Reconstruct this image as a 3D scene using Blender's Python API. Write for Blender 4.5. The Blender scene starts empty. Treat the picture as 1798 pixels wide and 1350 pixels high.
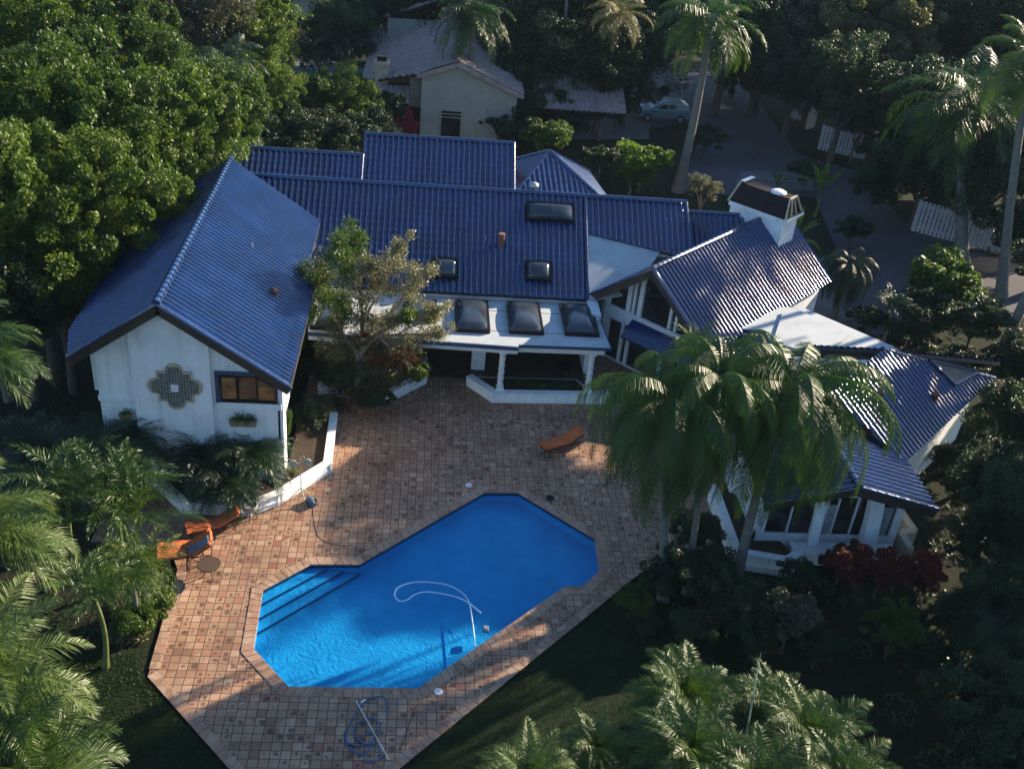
import bpy, bmesh, math, random
import numpy as np
from mathutils import Vector, Matrix
D = bpy.data
SC = bpy.context.scene
COL = SC.collection
R = math.radians
PI = math.pi

# ------------------------------------------------------------------ camera
TILE = 0.305
F_PX, PITCH, ROLL, YAW, CAMH = 1823.14, R(31.1777), R(5.7832), R(6.1530), 84.1977 * TILE
GX, GY = -24.4035 * TILE, 87.2988 * TILE            # origin of the deck's tile grid
_fw = Vector((math.sin(YAW) * math.cos(PITCH), math.cos(YAW) * math.cos(PITCH), -math.sin(PITCH)))
_r0 = Vector((math.cos(YAW), -math.sin(YAW), 0)); _u0 = _r0.cross(_fw)
_r = _r0 * math.cos(ROLL) + _u0 * math.sin(ROLL); _u = -_r0 * math.sin(ROLL) + _u0 * math.cos(ROLL)
CAM = Vector((0, 0, CAMH))
cd = D.cameras.new('camera'); cam = D.objects.new('camera', cd); COL.objects.link(cam)
m = Matrix((_r, _u, -_fw)).transposed().to_4x4(); m.translation = CAM
cam.matrix_world = m
cd.sensor_width = 36; cd.lens = F_PX / 1798 * 36; cd.clip_end = 2000; cd.clip_start = .5
SC.camera = cam

# ------------------------------------------------------------------ light
SUN_EL, SUN_AZ = R(21), R(31)                       # azimuth counter-clockwise from +X
w = D.worlds.new('World'); SC.world = w; w.use_nodes = True
nt = w.node_tree; bg = nt.nodes['Background']
sky = nt.nodes.new('ShaderNodeTexSky'); sky.sky_type = 'NISHITA'; sky.sun_disc = False
sky.sun_elevation = SUN_EL; sky.sun_rotation = PI / 2 - SUN_AZ
sky.air_density = 1.2; sky.dust_density = .6; sky.ozone_density = 5.0
nt.links.new(sky.outputs[0], bg.inputs[0]); bg.inputs[1].default_value = 0.09
sd = D.lights.new('sun', 'SUN'); sd.energy = 5.0; sd.angle = R(.55); sd.color = (1, .83, .62)
so = D.objects.new('sun', sd); COL.objects.link(so)
sdir = Vector((math.cos(SUN_EL) * math.cos(SUN_AZ), math.cos(SUN_EL) * math.sin(SUN_AZ), math.sin(SUN_EL)))
so.rotation_euler = sdir.to_track_quat('Z', 'Y').to_euler(); so.location = (60, 30, 60)
SC.view_settings.view_transform = 'Standard'; SC.view_settings.look = 'None'
SC.view_settings.exposure = 1.45; SC.view_settings.gamma = 1
SC.cycles.max_bounces = 7; SC.cycles.transparent_max_bounces = 12
SC.cycles.diffuse_bounces = 3; SC.cycles.glossy_bounces = 3; SC.cycles.transmission_bounces = 4
SC.cycles.sample_clamp_indirect = 4

# ------------------------------------------------------------------ geometry helpers
def ray(x, y): return _fw * F_PX + (x - 899) * _r - (y - 675) * _u
def atZ(x, y, z=0.):
    d = ray(x, y); return CAM + d * ((z - CAMH) / d.z)
def atY(x, y, Y):
    d = ray(x, y); return CAM + d * (Y / d.y)
def atP(x, y, P, n):
    d = ray(x, y); P = Vector(P); n = Vector(n); return CAM + d * ((P - CAM).dot(n) / d.dot(n))

class MB:
    """collects geometry in world coordinates"""
    def __init__(s): s.v = []; s.f = []; s.sm = []
    def add(s, vs, fs, smooth=False):
        b = len(s.v); s.v += [tuple(v) for v in vs]
        for f in fs: s.f.append([b + i for i in f]); s.sm.append(smooth)
        return s
    def box(s, a, b):
        (x0, y0, z0), (x1, y1, z1) = a, b
        return s.add([(x0, y0, z0), (x1, y0, z0), (x1, y1, z0), (x0, y1, z0), (x0, y0, z1), (x1, y0, z1), (x1, y1, z1), (x0, y1, z1)],
              [(3, 2, 1, 0), (4, 5, 6, 7), (0, 1, 5, 4), (1, 2, 6, 5), (2, 3, 7, 6), (3, 0, 4, 7)])
    def prism(s, poly, off):
        """poly: list of 3D points, extruded by the vector off"""
        off = Vector(off); P = [Vector(p) for p in poly]; n = len(P)
        return s.add(P + [p + off for p in P],
              [list(range(n - 1, -1, -1)), list(range(n, 2 * n))] + [(i, (i + 1) % n, n + (i + 1) % n, n + i) for i in range(n)])
    def flat(s, poly2, z0, z1): return s.prism([(p[0], p[1], z0) for p in poly2], (0, 0, z1 - z0))
    def sheet(s, poly): return s.add(poly, [list(range(len(poly)))])
    def bar(s, a, b, w, h, up=(0, 0, 1)):
        a = Vector(a); b = Vector(b); d = (b - a).normalized(); side = d.cross(Vector(up))
        if side.length < 1e-4: side = d.cross(Vector((0, 1, 0)))
        side.normalize(); u2 = side.cross(d); q = [side * w / 2 * i + u2 * h / 2 * j for i, j in ((-1, -1), (1, -1), (1, 1), (-1, 1))]
        return s.prism([a + k for k in q], b - a)
    def tube(s, pts, rad, n=7, cap=True):
        pts = [Vector(p) for p in pts]; m_ = len(pts)
        if not hasattr(rad, '__len__'): rad = [rad] * m_
        vs = []; fs = []; side = None
        for i, p in enumerate(pts):
            d = (pts[min(i + 1, m_ - 1)] - pts[max(i - 1, 0)]).normalized()
            if side is None: side = d.orthogonal().normalized()
            side = (side - d * side.dot(d)).normalized(); u2 = d.cross(side)
            for k in range(n):
                a = 2 * PI * k / n; vs.append(p + (side * math.cos(a) + u2 * math.sin(a)) * rad[i])
        for i in range(m_ - 1):
            for k in range(n):
                k2 = (k + 1) % n; fs.append((i * n + k, i * n + k2, (i + 1) * n + k2, (i + 1) * n + k))
        s.add(vs, fs, True)
        if cap: s.add(vs[:n], [list(range(n - 1, -1, -1))]); s.add(vs[-n:], [list(range(n))])
        return s
    def lathe(s, c, prof, n=20, smooth=True):
        """prof: (radius, z) pairs, bottom to top"""
        c = Vector(c); vs = []; fs = []
        for r_, z in prof:
            for k in range(n): a = 2 * PI * k / n; vs.append(c + Vector((r_ * math.cos(a), r_ * math.sin(a), z)))
        for i in range(len(prof) - 1):
            for k in range(n):
                k2 = (k + 1) % n; fs.append((i * n + k, i * n + k2, (i + 1) * n + k2, (i + 1) * n + k))
        s.add(vs, fs, smooth); s.add(vs[:n], [list(range(n - 1, -1, -1))]); s.add(vs[-n:], [list(range(n))]); return s
    def shift(s, f): s.v = [tuple(f(Vector(v))) for v in s.v]; return s

def wpos(o):
    p = Vector((0, 0, 0))
    while o: p += o.location; o = o.parent
    return p
def obj(name, mb, mat, parent=None, local=False, label=None, bevel=0):
    me = D.meshes.new(name)
    off = Vector((0, 0, 0)) if (local or parent is None) else wpos(parent)
    vs = [(v[0] - off.x, v[1] - off.y, v[2] - off.z) for v in mb.v]
    me.from_pydata(vs, [], mb.f)
    me.polygons.foreach_set('use_smooth', mb.sm)
    me.materials.append(mat); me.update()
    o = D.objects.new(name, me); COL.objects.link(o)
    if parent: o.parent = parent
    if label: o['label'] = label
    if bevel:
        b = o.modifiers.new('bevel', 'BEVEL'); b.width = bevel; b.segments = 2; b.limit_method = 'ANGLE'
    return o
def tag(o, label, cat, group=None):
    o['label'] = label; o['category'] = cat
    if group: o['group'] = group
    return o
def struct(o, kind='structure'): o['kind'] = kind; return o
def thing(name, label, cat, loc, rz=0, group=None):
    o = D.objects.new(name, None); COL.objects.link(o); o.location = loc; o.rotation_euler = (0, 0, rz)
    o.empty_display_size = .2
    return tag(o, label, cat, group)
def dup(root, loc, rz=None, sc=None, label=None, cat=None, group=None):
    r = root.copy(); COL.objects.link(r); r.location = loc
    if rz is not None: r.rotation_euler = (0, 0, rz)
    if sc is not None: r.scale = (sc, sc, sc) if not hasattr(sc, '__len__') else sc
    if label: r['label'] = label
    if cat: r['category'] = cat
    if group: r['group'] = group
    elif 'group' in r.keys(): del r['group']
    for ch in list(root.children):
        c = ch.copy(); COL.objects.link(c); c.parent = r
        for g in list(ch.children):
            d = g.copy(); COL.objects.link(d); d.parent = c
    return r

# ------------------------------------------------------------------ materials
class NG:
    def __init__(s, name):
        s.m = D.materials.new(name); s.m.use_nodes = True; s.t = s.m.node_tree; s.t.nodes.clear()
        s.out = s.n('OutputMaterial')
    def n(s, t, **k):
        x = s.t.nodes.new('ShaderNode' + t)
        for a, b in k.items(): setattr(x, a, b)
        return x
    def l(s, a, b): s.t.links.new(a, b)
    def pos(s):
        g = s.n('NewGeometry'); return g.outputs['Position']
    def obj(s):
        g = s.n('TexCoord'); return g.outputs['Object']
    def noise(s, vec, scale, detail=4, rough=.5, dim='3D'):
        x = s.n('TexNoise', noise_dimensions=dim); x.inputs['Scale'].default_value = scale
        x.inputs['Detail'].default_value = detail; x.inputs['Roughness'].default_value = rough
        if vec is not None: s.l(vec, x.inputs['Vector'])
        return x.outputs['Fac']
    def ramp(s, f, stops, interp='LINEAR'):
        x = s.n('ValToRGB'); x.color_ramp.interpolation = interp
        e = x.color_ramp.elements
        while len(e) < len(stops): e.new(.5)
        for i, (p, c) in enumerate(stops):
            e[i].position = p; e[i].color = (c, c, c, 1) if not hasattr(c, '__len__') else (*c, 1)
        s.l(f, x.inputs[0]); return x.outputs[0]
    def math(s, op, a, b=None, clamp=False):
        x = s.n('Math', operation=op); x.use_clamp = clamp
        for i, v in enumerate((a, b)):
            if v is None: continue
            if isinstance(v, (int, float)): x.inputs[i].default_value = v
            else: s.l(v, x.inputs[i])
        return x.outputs[0]
    def mix(s, f, a, b, typ='MIX'):
        x = s.n('MixRGB', blend_type=typ)
        for i, v in enumerate((f, a, b)):
            if isinstance(v, (int, float)): x.inputs[i].default_value = v
            elif hasattr(v, '__len__'): x.inputs[i].default_value = (*v, 1)
            else: s.l(v, x.inputs[i])
        return x.outputs[0]
    def bump(s, h, strength=.3, dist=.02):
        x = s.n('Bump'); x.inputs['Strength'].default_value = strength; x.inputs['Distance'].default_value = dist
        s.l(h, x.inputs['Height']); return x.outputs[0]
    def bsdf(s, col, rough=.6, metal=0, spec=.5, normal=None, **k):
        p = s.n('BsdfPrincipled')
        if hasattr(col, '__len__'): p.inputs['Base Color'].default_value = (*col, 1)
        else: s.l(col, p.inputs['Base Color'])
        if isinstance(rough, (int, float)): p.inputs['Roughness'].default_value = rough
        else: s.l(rough, p.inputs['Roughness'])
        p.inputs['Metallic'].default_value = metal; p.inputs['Specular IOR Level'].default_value = spec
        if normal is not None: s.l(normal, p.inputs['Normal'])
        for a, b in k.items(): p.inputs[a.replace('_', ' ')].default_value = b
        return p
    def done(s, sh): s.l(sh if hasattr(sh, 'links') else sh.outputs[0], s.out.inputs['Surface']); return s.m

def simple(name, c, rough=.6, metal=0, var=.25, scale=3, spec=.5, bump=0):
    g = NG(name); f = g.noise(g.pos(), scale, 5, .6)
    c0 = tuple(x * (1 - var) for x in c); c1 = tuple(min(1, x * (1 + var)) for x in c)
    col = g.ramp(f, [(.3, c0), (.7, c1)])
    nrm = g.bump(g.noise(g.pos(), scale * 12, 3), bump, .02) if bump else None
    return g.done(g.bsdf(col, rough, metal, spec, nrm))

def mat_roof():
    g = NG('blue_glazed_tile'); p = g.obj()
    f = g.noise(p, .7, 4, .6); f2 = g.noise(p, 9, 3, .6)
    col = g.ramp(f, [(.3, (.005, .020, .078)), (.55, (.007, .030, .118)), (.75, (.014, .044, .155))])
    dirt = g.ramp(g.noise(p, 2.3, 6, .7), [(.52, 0), (.74, .55)])
    col = g.mix(dirt, col, (.045, .05, .07))
    r = g.ramp(f2, [(.3, .11), (.7, .24)])
    return g.done(g.bsdf(col, r, 0, .8, g.bump(f2, .12, .01), Coat_Weight=.45, Coat_Roughness=.07))
def mat_stucco(name='white_stucco', c=(.80, .84, .86)):
    g = NG(name); p = g.pos()
    f = g.noise(p, 1.1, 6, .65)
    col = g.ramp(f, [(.25, tuple(x * .80 for x in c)), (.55, c), (.8, tuple(min(.9, x * 1.05) for x in c))])
    mp = g.n('Mapping'); mp.inputs['Scale'].default_value = (5, 5, .35); g.l(p, mp.inputs[0])
    st = g.ramp(g.noise(mp.outputs[0], 1, 5, .7), [(.50, 0), (.80, .55)])
    col = g.mix(st, col, (.36, .36, .33))
    return g.done(g.bsdf(col, .8, 0, .3, g.bump(g.noise(p, 35, 3), .25, .01)))
def mat_tiles(name, rot=0, cw=TILE, strip=False):
    """terracotta and coral stone paving: one colour per tile, round fossil stains, dark joints"""
    g = NG(name); p = g.pos()
    mp = g.n('Mapping', vector_type='TEXTURE'); mp.inputs['Location'].default_value = (GX, GY, 0)
    mp.inputs['Rotation'].default_value = (0, 0, rot); mp.inputs['Scale'].default_value = (cw, cw, cw)
    g.l(p, mp.inputs[0]); 
    # wobble
    wob = g.n('TexNoise'); wob.inputs['Scale'].default_value = .8; g.l(mp.outputs[0], wob.inputs['Vector'])
    va = g.n('VectorMath', operation='MULTIPLY_ADD'); g.l(wob.outputs['Color'], va.inputs[0])
    va.inputs[1].default_value = (.07, .07, 0); g.l(mp.outputs[0], va.inputs[2])
    fl = g.n('VectorMath', operation='FLOOR'); g.l(va.outputs[0], fl.inputs[0])
    fr = g.n('VectorMath', operation='FRACTION'); g.l(va.outputs[0], fr.inputs[0])
    sf = g.n('SeparateXYZ'); g.l(fr.outputs[0], sf.inputs[0])
    cz = g.n('SeparateXYZ'); g.l(fl.outputs[0], cz.inputs[0]); cc = g.n('CombineXYZ'); g.l(cz.outputs[0], cc.inputs[0]); g.l(cz.outputs[1], cc.inputs[1])
    wn = g.n('TexWhiteNoise', noise_dimensions='3D'); g.l(cc.outputs[0], wn.inputs['Vector'])
    ws = g.n('SeparateColor'); g.l(wn.outputs['Color'], ws.inputs[0])
    big = g.noise(p, .33, 3, .5)
    sel = g.math('ADD', g.math('MULTIPLY', ws.outputs[0], .72), g.math('MULTIPLY', big, .45))
    col = g.ramp(sel, [(.05, (.27, .145, .09)), (.22, (.38, .215, .135)), (.36, (.35, .205, .13)), (.46, (.41, .25, .155)),
                       (.60, (.37, .235, .15)), (.72, (.34, .18, .115)), (.84, (.46, .30, .20)), (.96, (.31, .13, .09))], 'CONSTANT' if not strip else 'LINEAR')
    n1 = g.noise(p, 22, 5, .7); col = g.mix(.55, col, g.ramp(n1, [(.3, .55), (.7, 1.25)]), 'MULTIPLY')
    n0 = g.noise(p, .5, 6, .65); col = g.mix(.8, col, g.ramp(n0, [(.3, .52), (.62, 1.12)]), 'MULTIPLY')
    # round stain inside some tiles
    def d(o, c, w_): 
        a = g.math('SUBTRACT', o, c); return g.math('POWER', a, 2)
    cx = g.math('ADD', g.math('MULTIPLY', ws.outputs[1], .4), .3); cy = g.math('ADD', g.math('MULTIPLY', ws.outputs[2], .4), .3)
    dx = g.math('SUBTRACT', sf.outputs[0], cx); dy = g.math('SUBTRACT', sf.outputs[1], cy)
    rr = g.math('SQRT', g.math('ADD', g.math('MULTIPLY', dx, dx), g.math('MULTIPLY', dy, dy)))
    rr = g.math('ADD', rr, g.math('MULTIPLY', g.math('SUBTRACT', g.noise(p, 9, 4, .7), .5), .95))
    rad = g.math('ADD', g.math('MULTIPLY', ws.outputs[1], .34), .10)
    wn2 = g.n('TexWhiteNoise', noise_dimensions='4D'); wn2.inputs['W'].default_value = 3.7; g.l(cc.outputs[0], wn2.inputs['Vector'])
    on = g.math('GREATER_THAN', wn2.outputs['Value'], .48)
    st = g.math('MULTIPLY', g.math('MULTIPLY', g.math('SUBTRACT', rad, rr), 6, True), on, True)
    col = g.mix(g.math('MULTIPLY', st, .75), col, (.06, .03, .02))
    # joints
    def edge(o):
        a = g.math('ABSOLUTE', g.math('SUBTRACT', o, .5)); return a
    e = g.math('MAXIMUM', edge(sf.outputs[0]), edge(sf.outputs[1]))
    e = g.math('ADD', e, g.math('MULTIPLY', g.math('SUBTRACT', g.noise(p, 30, 2), .5), .03))
    j = g.ramp(e, [(.440, 0), (.470, 1)])
    col = g.mix(g.math('MULTIPLY', j, .88), col, (.055, .03, .022))
    h = g.math('SUBTRACT', g.math('MULTIPLY', n1, .35), j)
    return g.done(g.bsdf(col, .62, 0, .35, g.bump(h, .5, .012)))
def mat_stone():
    g = NG('coping_stone'); p = g.pos()
    v = g.n('TexVoronoi'); v.inputs['Scale'].default_value = 2.6; g.l(p, v.inputs['Vector'])
    s = g.n('SeparateColor'); g.l(v.outputs['Color'], s.inputs[0])
    col = g.ramp(s.outputs[0], [(.1, (.27, .17, .115)), (.4, (.38, .24, .165)), (.7, (.43, .30, .21)), (.95, (.34, .19, .13))])
    n1 = g.noise(p, 16, 6, .7); col = g.mix(.7, col, g.ramp(n1, [(.3, .55), (.7, 1.2)]), 'MULTIPLY')
    return g.done(g.bsdf(col, .7, 0, .3, g.bump(n1, .5, .012)))
def mat_leaf(name, c1, c2, c3=None, trans=.35, rough=.5, scale=.6, spec=.38):
    g = NG(name); p = g.pos()
    oi = g.n('ObjectInfo')
    f = g.math('ADD', g.math('MULTIPLY', g.noise(p, scale, 3, .6), .7), g.math('MULTIPLY', g.noise(p, 7, 2), .35))
    f = g.math('ADD', f, g.math('MULTIPLY', g.math('SUBTRACT', oi.outputs['Random'], .5), .25))
    col = g.ramp(f, [(.3, c1), (.52, c2), (.75, c3 or tuple(x * 1.3 for x in c2))])
    p1 = g.bsdf(col, rough, 0, spec)
    tr = g.n('BsdfTranslucent'); tc = g.mix(1, col, (1.5, 1.7, .55), 'MULTIPLY'); g.l(tc, tr.inputs[0])
    mx = g.n('MixShader'); mx.inputs[0].default_value = trans
    g.l(p1.outputs[0], mx.inputs[1]); g.l(tr.outputs[0], mx.inputs[2]); return g.done(mx)
def mat_bark(name, c1, c2, ring=0):
    g = NG(name); p = g.pos()
    mp = g.n('Mapping'); mp.inputs['Scale'].default_value = (3, 3, 14 if ring else 2); g.l(p, mp.inputs[0])
    f = g.noise(mp.outputs[0], 1.5, 6, .7); col = g.ramp(f, [(.3, c1), (.7, c2)])
    lich = g.ramp(g.noise(p, 3.1, 5, .6), [(.58, 0), (.68, .5)]); col = g.mix(lich, col, tuple(x * 1.35 for x in c2))
    return g.done(g.bsdf(col, .85, 0, .2, g.bump(f, .6, .03)))
def mat_ground():
    g = NG('garden_soil'); p = g.pos()
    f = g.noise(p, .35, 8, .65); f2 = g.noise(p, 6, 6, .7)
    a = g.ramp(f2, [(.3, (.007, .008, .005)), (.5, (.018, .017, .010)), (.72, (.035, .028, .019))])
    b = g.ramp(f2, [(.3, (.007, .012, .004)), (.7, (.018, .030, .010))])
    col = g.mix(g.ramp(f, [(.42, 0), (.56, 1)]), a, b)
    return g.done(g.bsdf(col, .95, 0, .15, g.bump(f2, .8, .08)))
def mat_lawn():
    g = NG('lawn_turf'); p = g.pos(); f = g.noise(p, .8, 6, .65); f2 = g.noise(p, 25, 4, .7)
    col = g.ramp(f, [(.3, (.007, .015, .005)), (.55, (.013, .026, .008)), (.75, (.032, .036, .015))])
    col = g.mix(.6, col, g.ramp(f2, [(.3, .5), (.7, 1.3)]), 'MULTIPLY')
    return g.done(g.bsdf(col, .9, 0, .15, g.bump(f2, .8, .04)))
def mat_asphalt(name, c):
    g = NG(name); p = g.pos(); f = g.noise(p, .25, 7, .65); f2 = g.noise(p, 40, 3, .7)
    col = g.ramp(f, [(.3, tuple(x * .6 for x in c)), (.7, tuple(x * 1.25 for x in c))])
    col = g.mix(.5, col, g.ramp(f2, [(.3, .6), (.7, 1.2)]), 'MULTIPLY')
    return g.done(g.bsdf(col, .85, 0, .3, g.bump(f2, .4, .01)))
def mat_water():
    g = NG('pool_water'); p = g.pos()
    w1 = g.n('TexNoise'); w1.inputs['Scale'].default_value = 2.6; w1.inputs['Detail'].default_value = 4; w1.inputs['Distortion'].default_value = 1.2
    g.l(p, w1.inputs['Vector'])
    w2 = g.noise(p, 9, 3, .6)
    h = g.math('ADD', w1.outputs['Fac'], g.math('MULTIPLY', w2, .25))
    nr = g.bump(h, .10, .05)
    tr = g.n('BsdfTransparent'); tr.inputs[0].default_value = (.42, .80, .97, 1)
    gl = g.n('BsdfGlossy'); gl.inputs['Roughness'].default_value = .03; g.l(nr, gl.inputs['Normal'])
    fr = g.n('Fresnel'); fr.inputs[0].default_value = 1.12; g.l(nr, fr.inputs['Normal'])
    mx = g.n('MixShader'); g.l(fr.outputs[0], mx.inputs[0]); g.l(tr.outputs[0], mx.inputs[1]); g.l(gl.outputs[0], mx.inputs[2])
    return g.done(mx)
def mat_pool():
    """blue plaster with the fine bright ripple lines that sit on a sunlit pool floor kept to a faint grain"""
    g = NG('blue_pool_plaster'); p = g.pos()
    f = g.noise(p, .8, 5, .6)
    col = g.ramp(f, [(.3, (.026, .29, .50)), (.7, (.040, .38, .60))])
    w1 = g.n('TexNoise'); w1.inputs['Scale'].default_value = 3.5; w1.inputs['Detail'].default_value = 3; w1.inputs['Distortion'].default_value = 1.5
    g.l(p, w1.inputs['Vector'])
    return g.done(g.bsdf(col, .7, 0, .3, g.bump(w1.outputs['Fac'], .5, .10)))
def mat_glass(name, c=(.03, .035, .04), rough=.06):
    g = NG(name); f = g.noise(g.pos(), 1.2, 3); col = g.ramp(f, [(.3, tuple(x * .6 for x in c)), (.7, tuple(x * 1.5 for x in c))])
    return g.done(g.bsdf(col, rough, 0, .7))
def mat_fabric(name, c):
    g = NG(name); p = g.obj(); f = g.noise(p, 4, 5, .6); f2 = g.noise(p, 120, 2)
    col = g.ramp(f, [(.3, tuple(x * .8 for x in c)), (.7, tuple(min(1, x * 1.12) for x in c))])
    return g.done(g.bsdf(col, .8, 0, .3, g.bump(f2, .3, .004)))

M = dict(stone=mat_stone(), hatch=simple('dark_hatch_sheet', (.03, .045, .05), .55), 
    roof=mat_roof(), stucco=mat_stucco(), deck=mat_tiles('coral_tile_paving'), coping=mat_tiles('coral_coping', 0, .36),
    coping45=mat_tiles('coral_coping_diagonal', PI / 4, .36), water=mat_water(), pool=mat_pool(), ground=mat_ground(), lawn=mat_lawn(),
    fascia=simple('dark_stained_timber', (.035, .026, .020), .6, var=.4, scale=6),
    pink=simple('pale_clay_tile', (.30, .225, .21), .85, var=.3, scale=2, bump=.3),
    nwall=mat_stucco('cream_stucco', (.34, .34, .29)),
    flatroof=mat_stucco('white_roof_coating', (.44, .48, .50)), porchshade=simple('porch_shade_floor', (.06, .04, .032), .5, var=.4, scale=3),
    glass=mat_glass('dark_window_glass', (.018, .018, .02)), dome=mat_glass('smoked_acrylic_dome', (.035, .045, .055), .12),
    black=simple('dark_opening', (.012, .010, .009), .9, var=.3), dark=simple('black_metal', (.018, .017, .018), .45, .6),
    bluetrim=simple('blue_trim_paint', (.020, .055, .12), .45), white=simple('white_paint', (.70, .72, .72), .55, var=.08),
    clay=simple('terracotta_pipe', (.20, .085, .05), .7, var=.35, scale=9), metal=simple('galvanised_metal', (.45, .47, .48), .35, .8, var=.15),
    road=mat_asphalt('driveway_asphalt', (.075, .070, .085)), kerb=mat_asphalt('concrete_kerb', (.13, .13, .14)), pale=mat_asphalt('pale_concrete', (.17, .165, .16)),
    orange=mat_fabric('orange_canvas', (.52, .135, .04)), brown=simple('brown_wicker', (.07, .04, .025), .7, var=.4, scale=30),
    capbrown=simple('brown_sheet_metal', (.022, .014, .014), .7, var=.35, scale=5, spec=.15),
    fence=simple('weathered_white_picket', (.40, .40, .43), .7, var=.2, scale=4),
    hoseb=simple('blue_rubber_hose', (.030, .10, .22), .45, var=.3), hosew=simple('pale_rubber_hose', (.42, .62, .72), .5, var=.1),
    wood=simple('red_brown_timber', (.075, .030, .018), .6, var=.4, scale=5), tealcar=simple('teal_grey_car_paint', (.20, .30, .35), .28, .4, var=.05),
    rubber=simple('black_rubber', (.015, .015, .015), .85), soil=simple('planter_soil', (.05, .03, .018), .95, var=.6, scale=14, bump=.8),
    towelb=mat_fabric('blue_grey_patterned_towel', (.16, .20, .28)), lattice=simple('grey_green_ceramic', (.24, .25, .21), .6, var=.4, scale=12),
    boxc=simple('woven_planter_box', (.30, .22, .14), .8, var=.3, scale=20), lamp=simple('pale_green_metal', (.35, .42, .34), .5, .3),
    straw=simple('pale_sand_block', (.48, .40, .28), .85, var=.25),
    redtail=simple('red_lamp_plastic', (.3, .01, .01), .3),
    amber=simple('amber_interior_curtain', (.26, .115, .035), .7, var=.7, scale=2.2),
    bark=mat_bark('grey_brown_bark', (.05, .04, .03), (.13, .11, .085)), barkpale=mat_bark('pale_twig_bark', (.12, .10, .07), (.30, .27, .21)),
    palmbark=mat_bark('pale_ringed_palm_trunk', (.09, .088, .075), (.20, .195, .175), 1),
    greenstem=simple('green_crownshaft', (.09, .12, .035), .5, var=.3),
)
M.update(
    leafpale=mat_leaf('pale_straw_leaf', (.11, .105, .05), (.20, .185, .10), (.30, .26, .16), .25),
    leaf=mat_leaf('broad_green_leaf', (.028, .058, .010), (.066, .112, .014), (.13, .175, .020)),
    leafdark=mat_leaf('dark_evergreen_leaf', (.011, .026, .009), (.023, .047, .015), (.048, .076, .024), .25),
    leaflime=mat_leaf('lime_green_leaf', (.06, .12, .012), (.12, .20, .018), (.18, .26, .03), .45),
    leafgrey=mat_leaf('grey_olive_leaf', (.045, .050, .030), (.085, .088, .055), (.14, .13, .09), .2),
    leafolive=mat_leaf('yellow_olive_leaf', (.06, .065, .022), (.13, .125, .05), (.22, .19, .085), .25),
    leafred=mat_leaf('dark_red_leaf', (.05, .010, .010), (.14, .026, .02), (.26, .055, .035), .3),
    leafpink=mat_leaf('pink_red_blossom', (.22, .015, .03), (.38, .03, .055), (.5, .06, .09), .3),
    leaforange=mat_leaf('orange_brown_leaf', (.10, .045, .012), (.22, .075, .018), (.34, .07, .02), .3),
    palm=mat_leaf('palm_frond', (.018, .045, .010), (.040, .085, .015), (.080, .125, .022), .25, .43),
    palmlit=mat_leaf('sunlit_palm_frond', (.034, .068, .014), (.066, .110, .022), (.12, .16, .040), .28, .42),  # brighter copy of the frond green with sunlight put into the colour
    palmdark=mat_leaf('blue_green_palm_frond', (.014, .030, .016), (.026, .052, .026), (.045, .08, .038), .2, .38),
    grass=mat_leaf('grass_blade', (.012, .028, .007), (.025, .048, .012), (.06, .068, .026), .25),
)
# ------------------------------------------------------------------ roofs
def roof_slope(name, O, e, d, poly, mat, parent, rib=.29, course=.40, hgt=.10, seed=0, ns=6):
    """barrel-tiled slope. O: a point on the plane, e: unit vector along the eave, d: unit vector down the slope,
    poly: convex outline as (u along e, v along d)"""
    O, e, d = Vector(O), Vector(e).normalized(), Vector(d).normalized()
    n = e.cross(d).normalized()
    if n.z < 0: n = -n
    rnd = random.Random(seed)
    us = [p[0] for p in poly]; vs = [p[1] for p in poly]
    u0, u1, v0, v1 = min(us), max(us), min(vs), max(vs)
    nr = int(math.ceil((u1 - u0) / rib)) + 1; nc = int(math.ceil((v1 - v0) / course)) + 1
    prof = []
    for k in range(ns):
        t = k / ns
        prof.append(hgt * math.sin(PI * t / .58) ** .8 if t < .58 else -.022 * math.sin(PI * (t - .58) / .42))
    V = []; F = []
    for c in range(nc):
        base = len(V)
        for row in (0, 1):
            for r_ in range(nr):
                jr = rnd.uniform(-.004, .004)
                for k in range(ns):
                    u = u0 + (r_ + k / ns) * rib + .006 * math.sin(c * 1.7 + r_)
                    v = v0 + (c + row) * course + (.02 * row)
                    h = prof[k] * (1.0 if row else .94) + (.018 + jr if row else 0)
                    V.append(O + e * u + d * v + n * h)
        W_ = nr * ns
        for i in range(W_ - 1): F.append((base + i, base + i + 1, base + W_ + i + 1, base + W_ + i))
    me = D.meshes.new(name); me.from_pydata([tuple(v) for v in V], [], F)
    bm = bmesh.new(); bm.from_mesh(me)
    cx = sum(us) / len(us); cy = sum(vs) / len(vs)
    for i in range(len(poly)):
        a = poly[i]; b = poly[(i + 1) % len(poly)]
        ex, ey = b[0] - a[0], b[1] - a[1]; nx, ny = ey, -ex
        if nx * (cx - a[0]) + ny * (cy - a[1]) > 0: nx, ny = -nx, -ny
        bmesh.ops.bisect_plane(bm, geom=bm.verts[:] + bm.edges[:] + bm.faces[:], plane_co=O + e * a[0] + d * a[1],
                               plane_no=(e * nx + d * ny).normalized(), clear_outer=True)
    bm.faces.ensure_lookup_table(); bm.normal_update()
    if (len(bm.faces) and bm.faces[0].normal.dot(n) < 0): bmesh.ops.reverse_faces(bm, faces=bm.faces[:])
    # the boarding below the tiles
    for f in bm.faces: f.smooth = True
    off = wpos(parent) if parent else Vector((0, 0, 0))
    bmesh.ops.translate(bm, verts=bm.verts[:], vec=-off)
    bm.to_mesh(me); bm.free(); me.materials.append(mat)
    o = D.objects.new(name, me); COL.objects.link(o); o.parent = parent
    b = MB(); top = [O + e * p[0] + d * p[1] - n * .02 for p in poly]; b.prism(top, n * -.14)
    obj('roof_boarding', b, M['fascia'], o, local=False)
    return o
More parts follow.
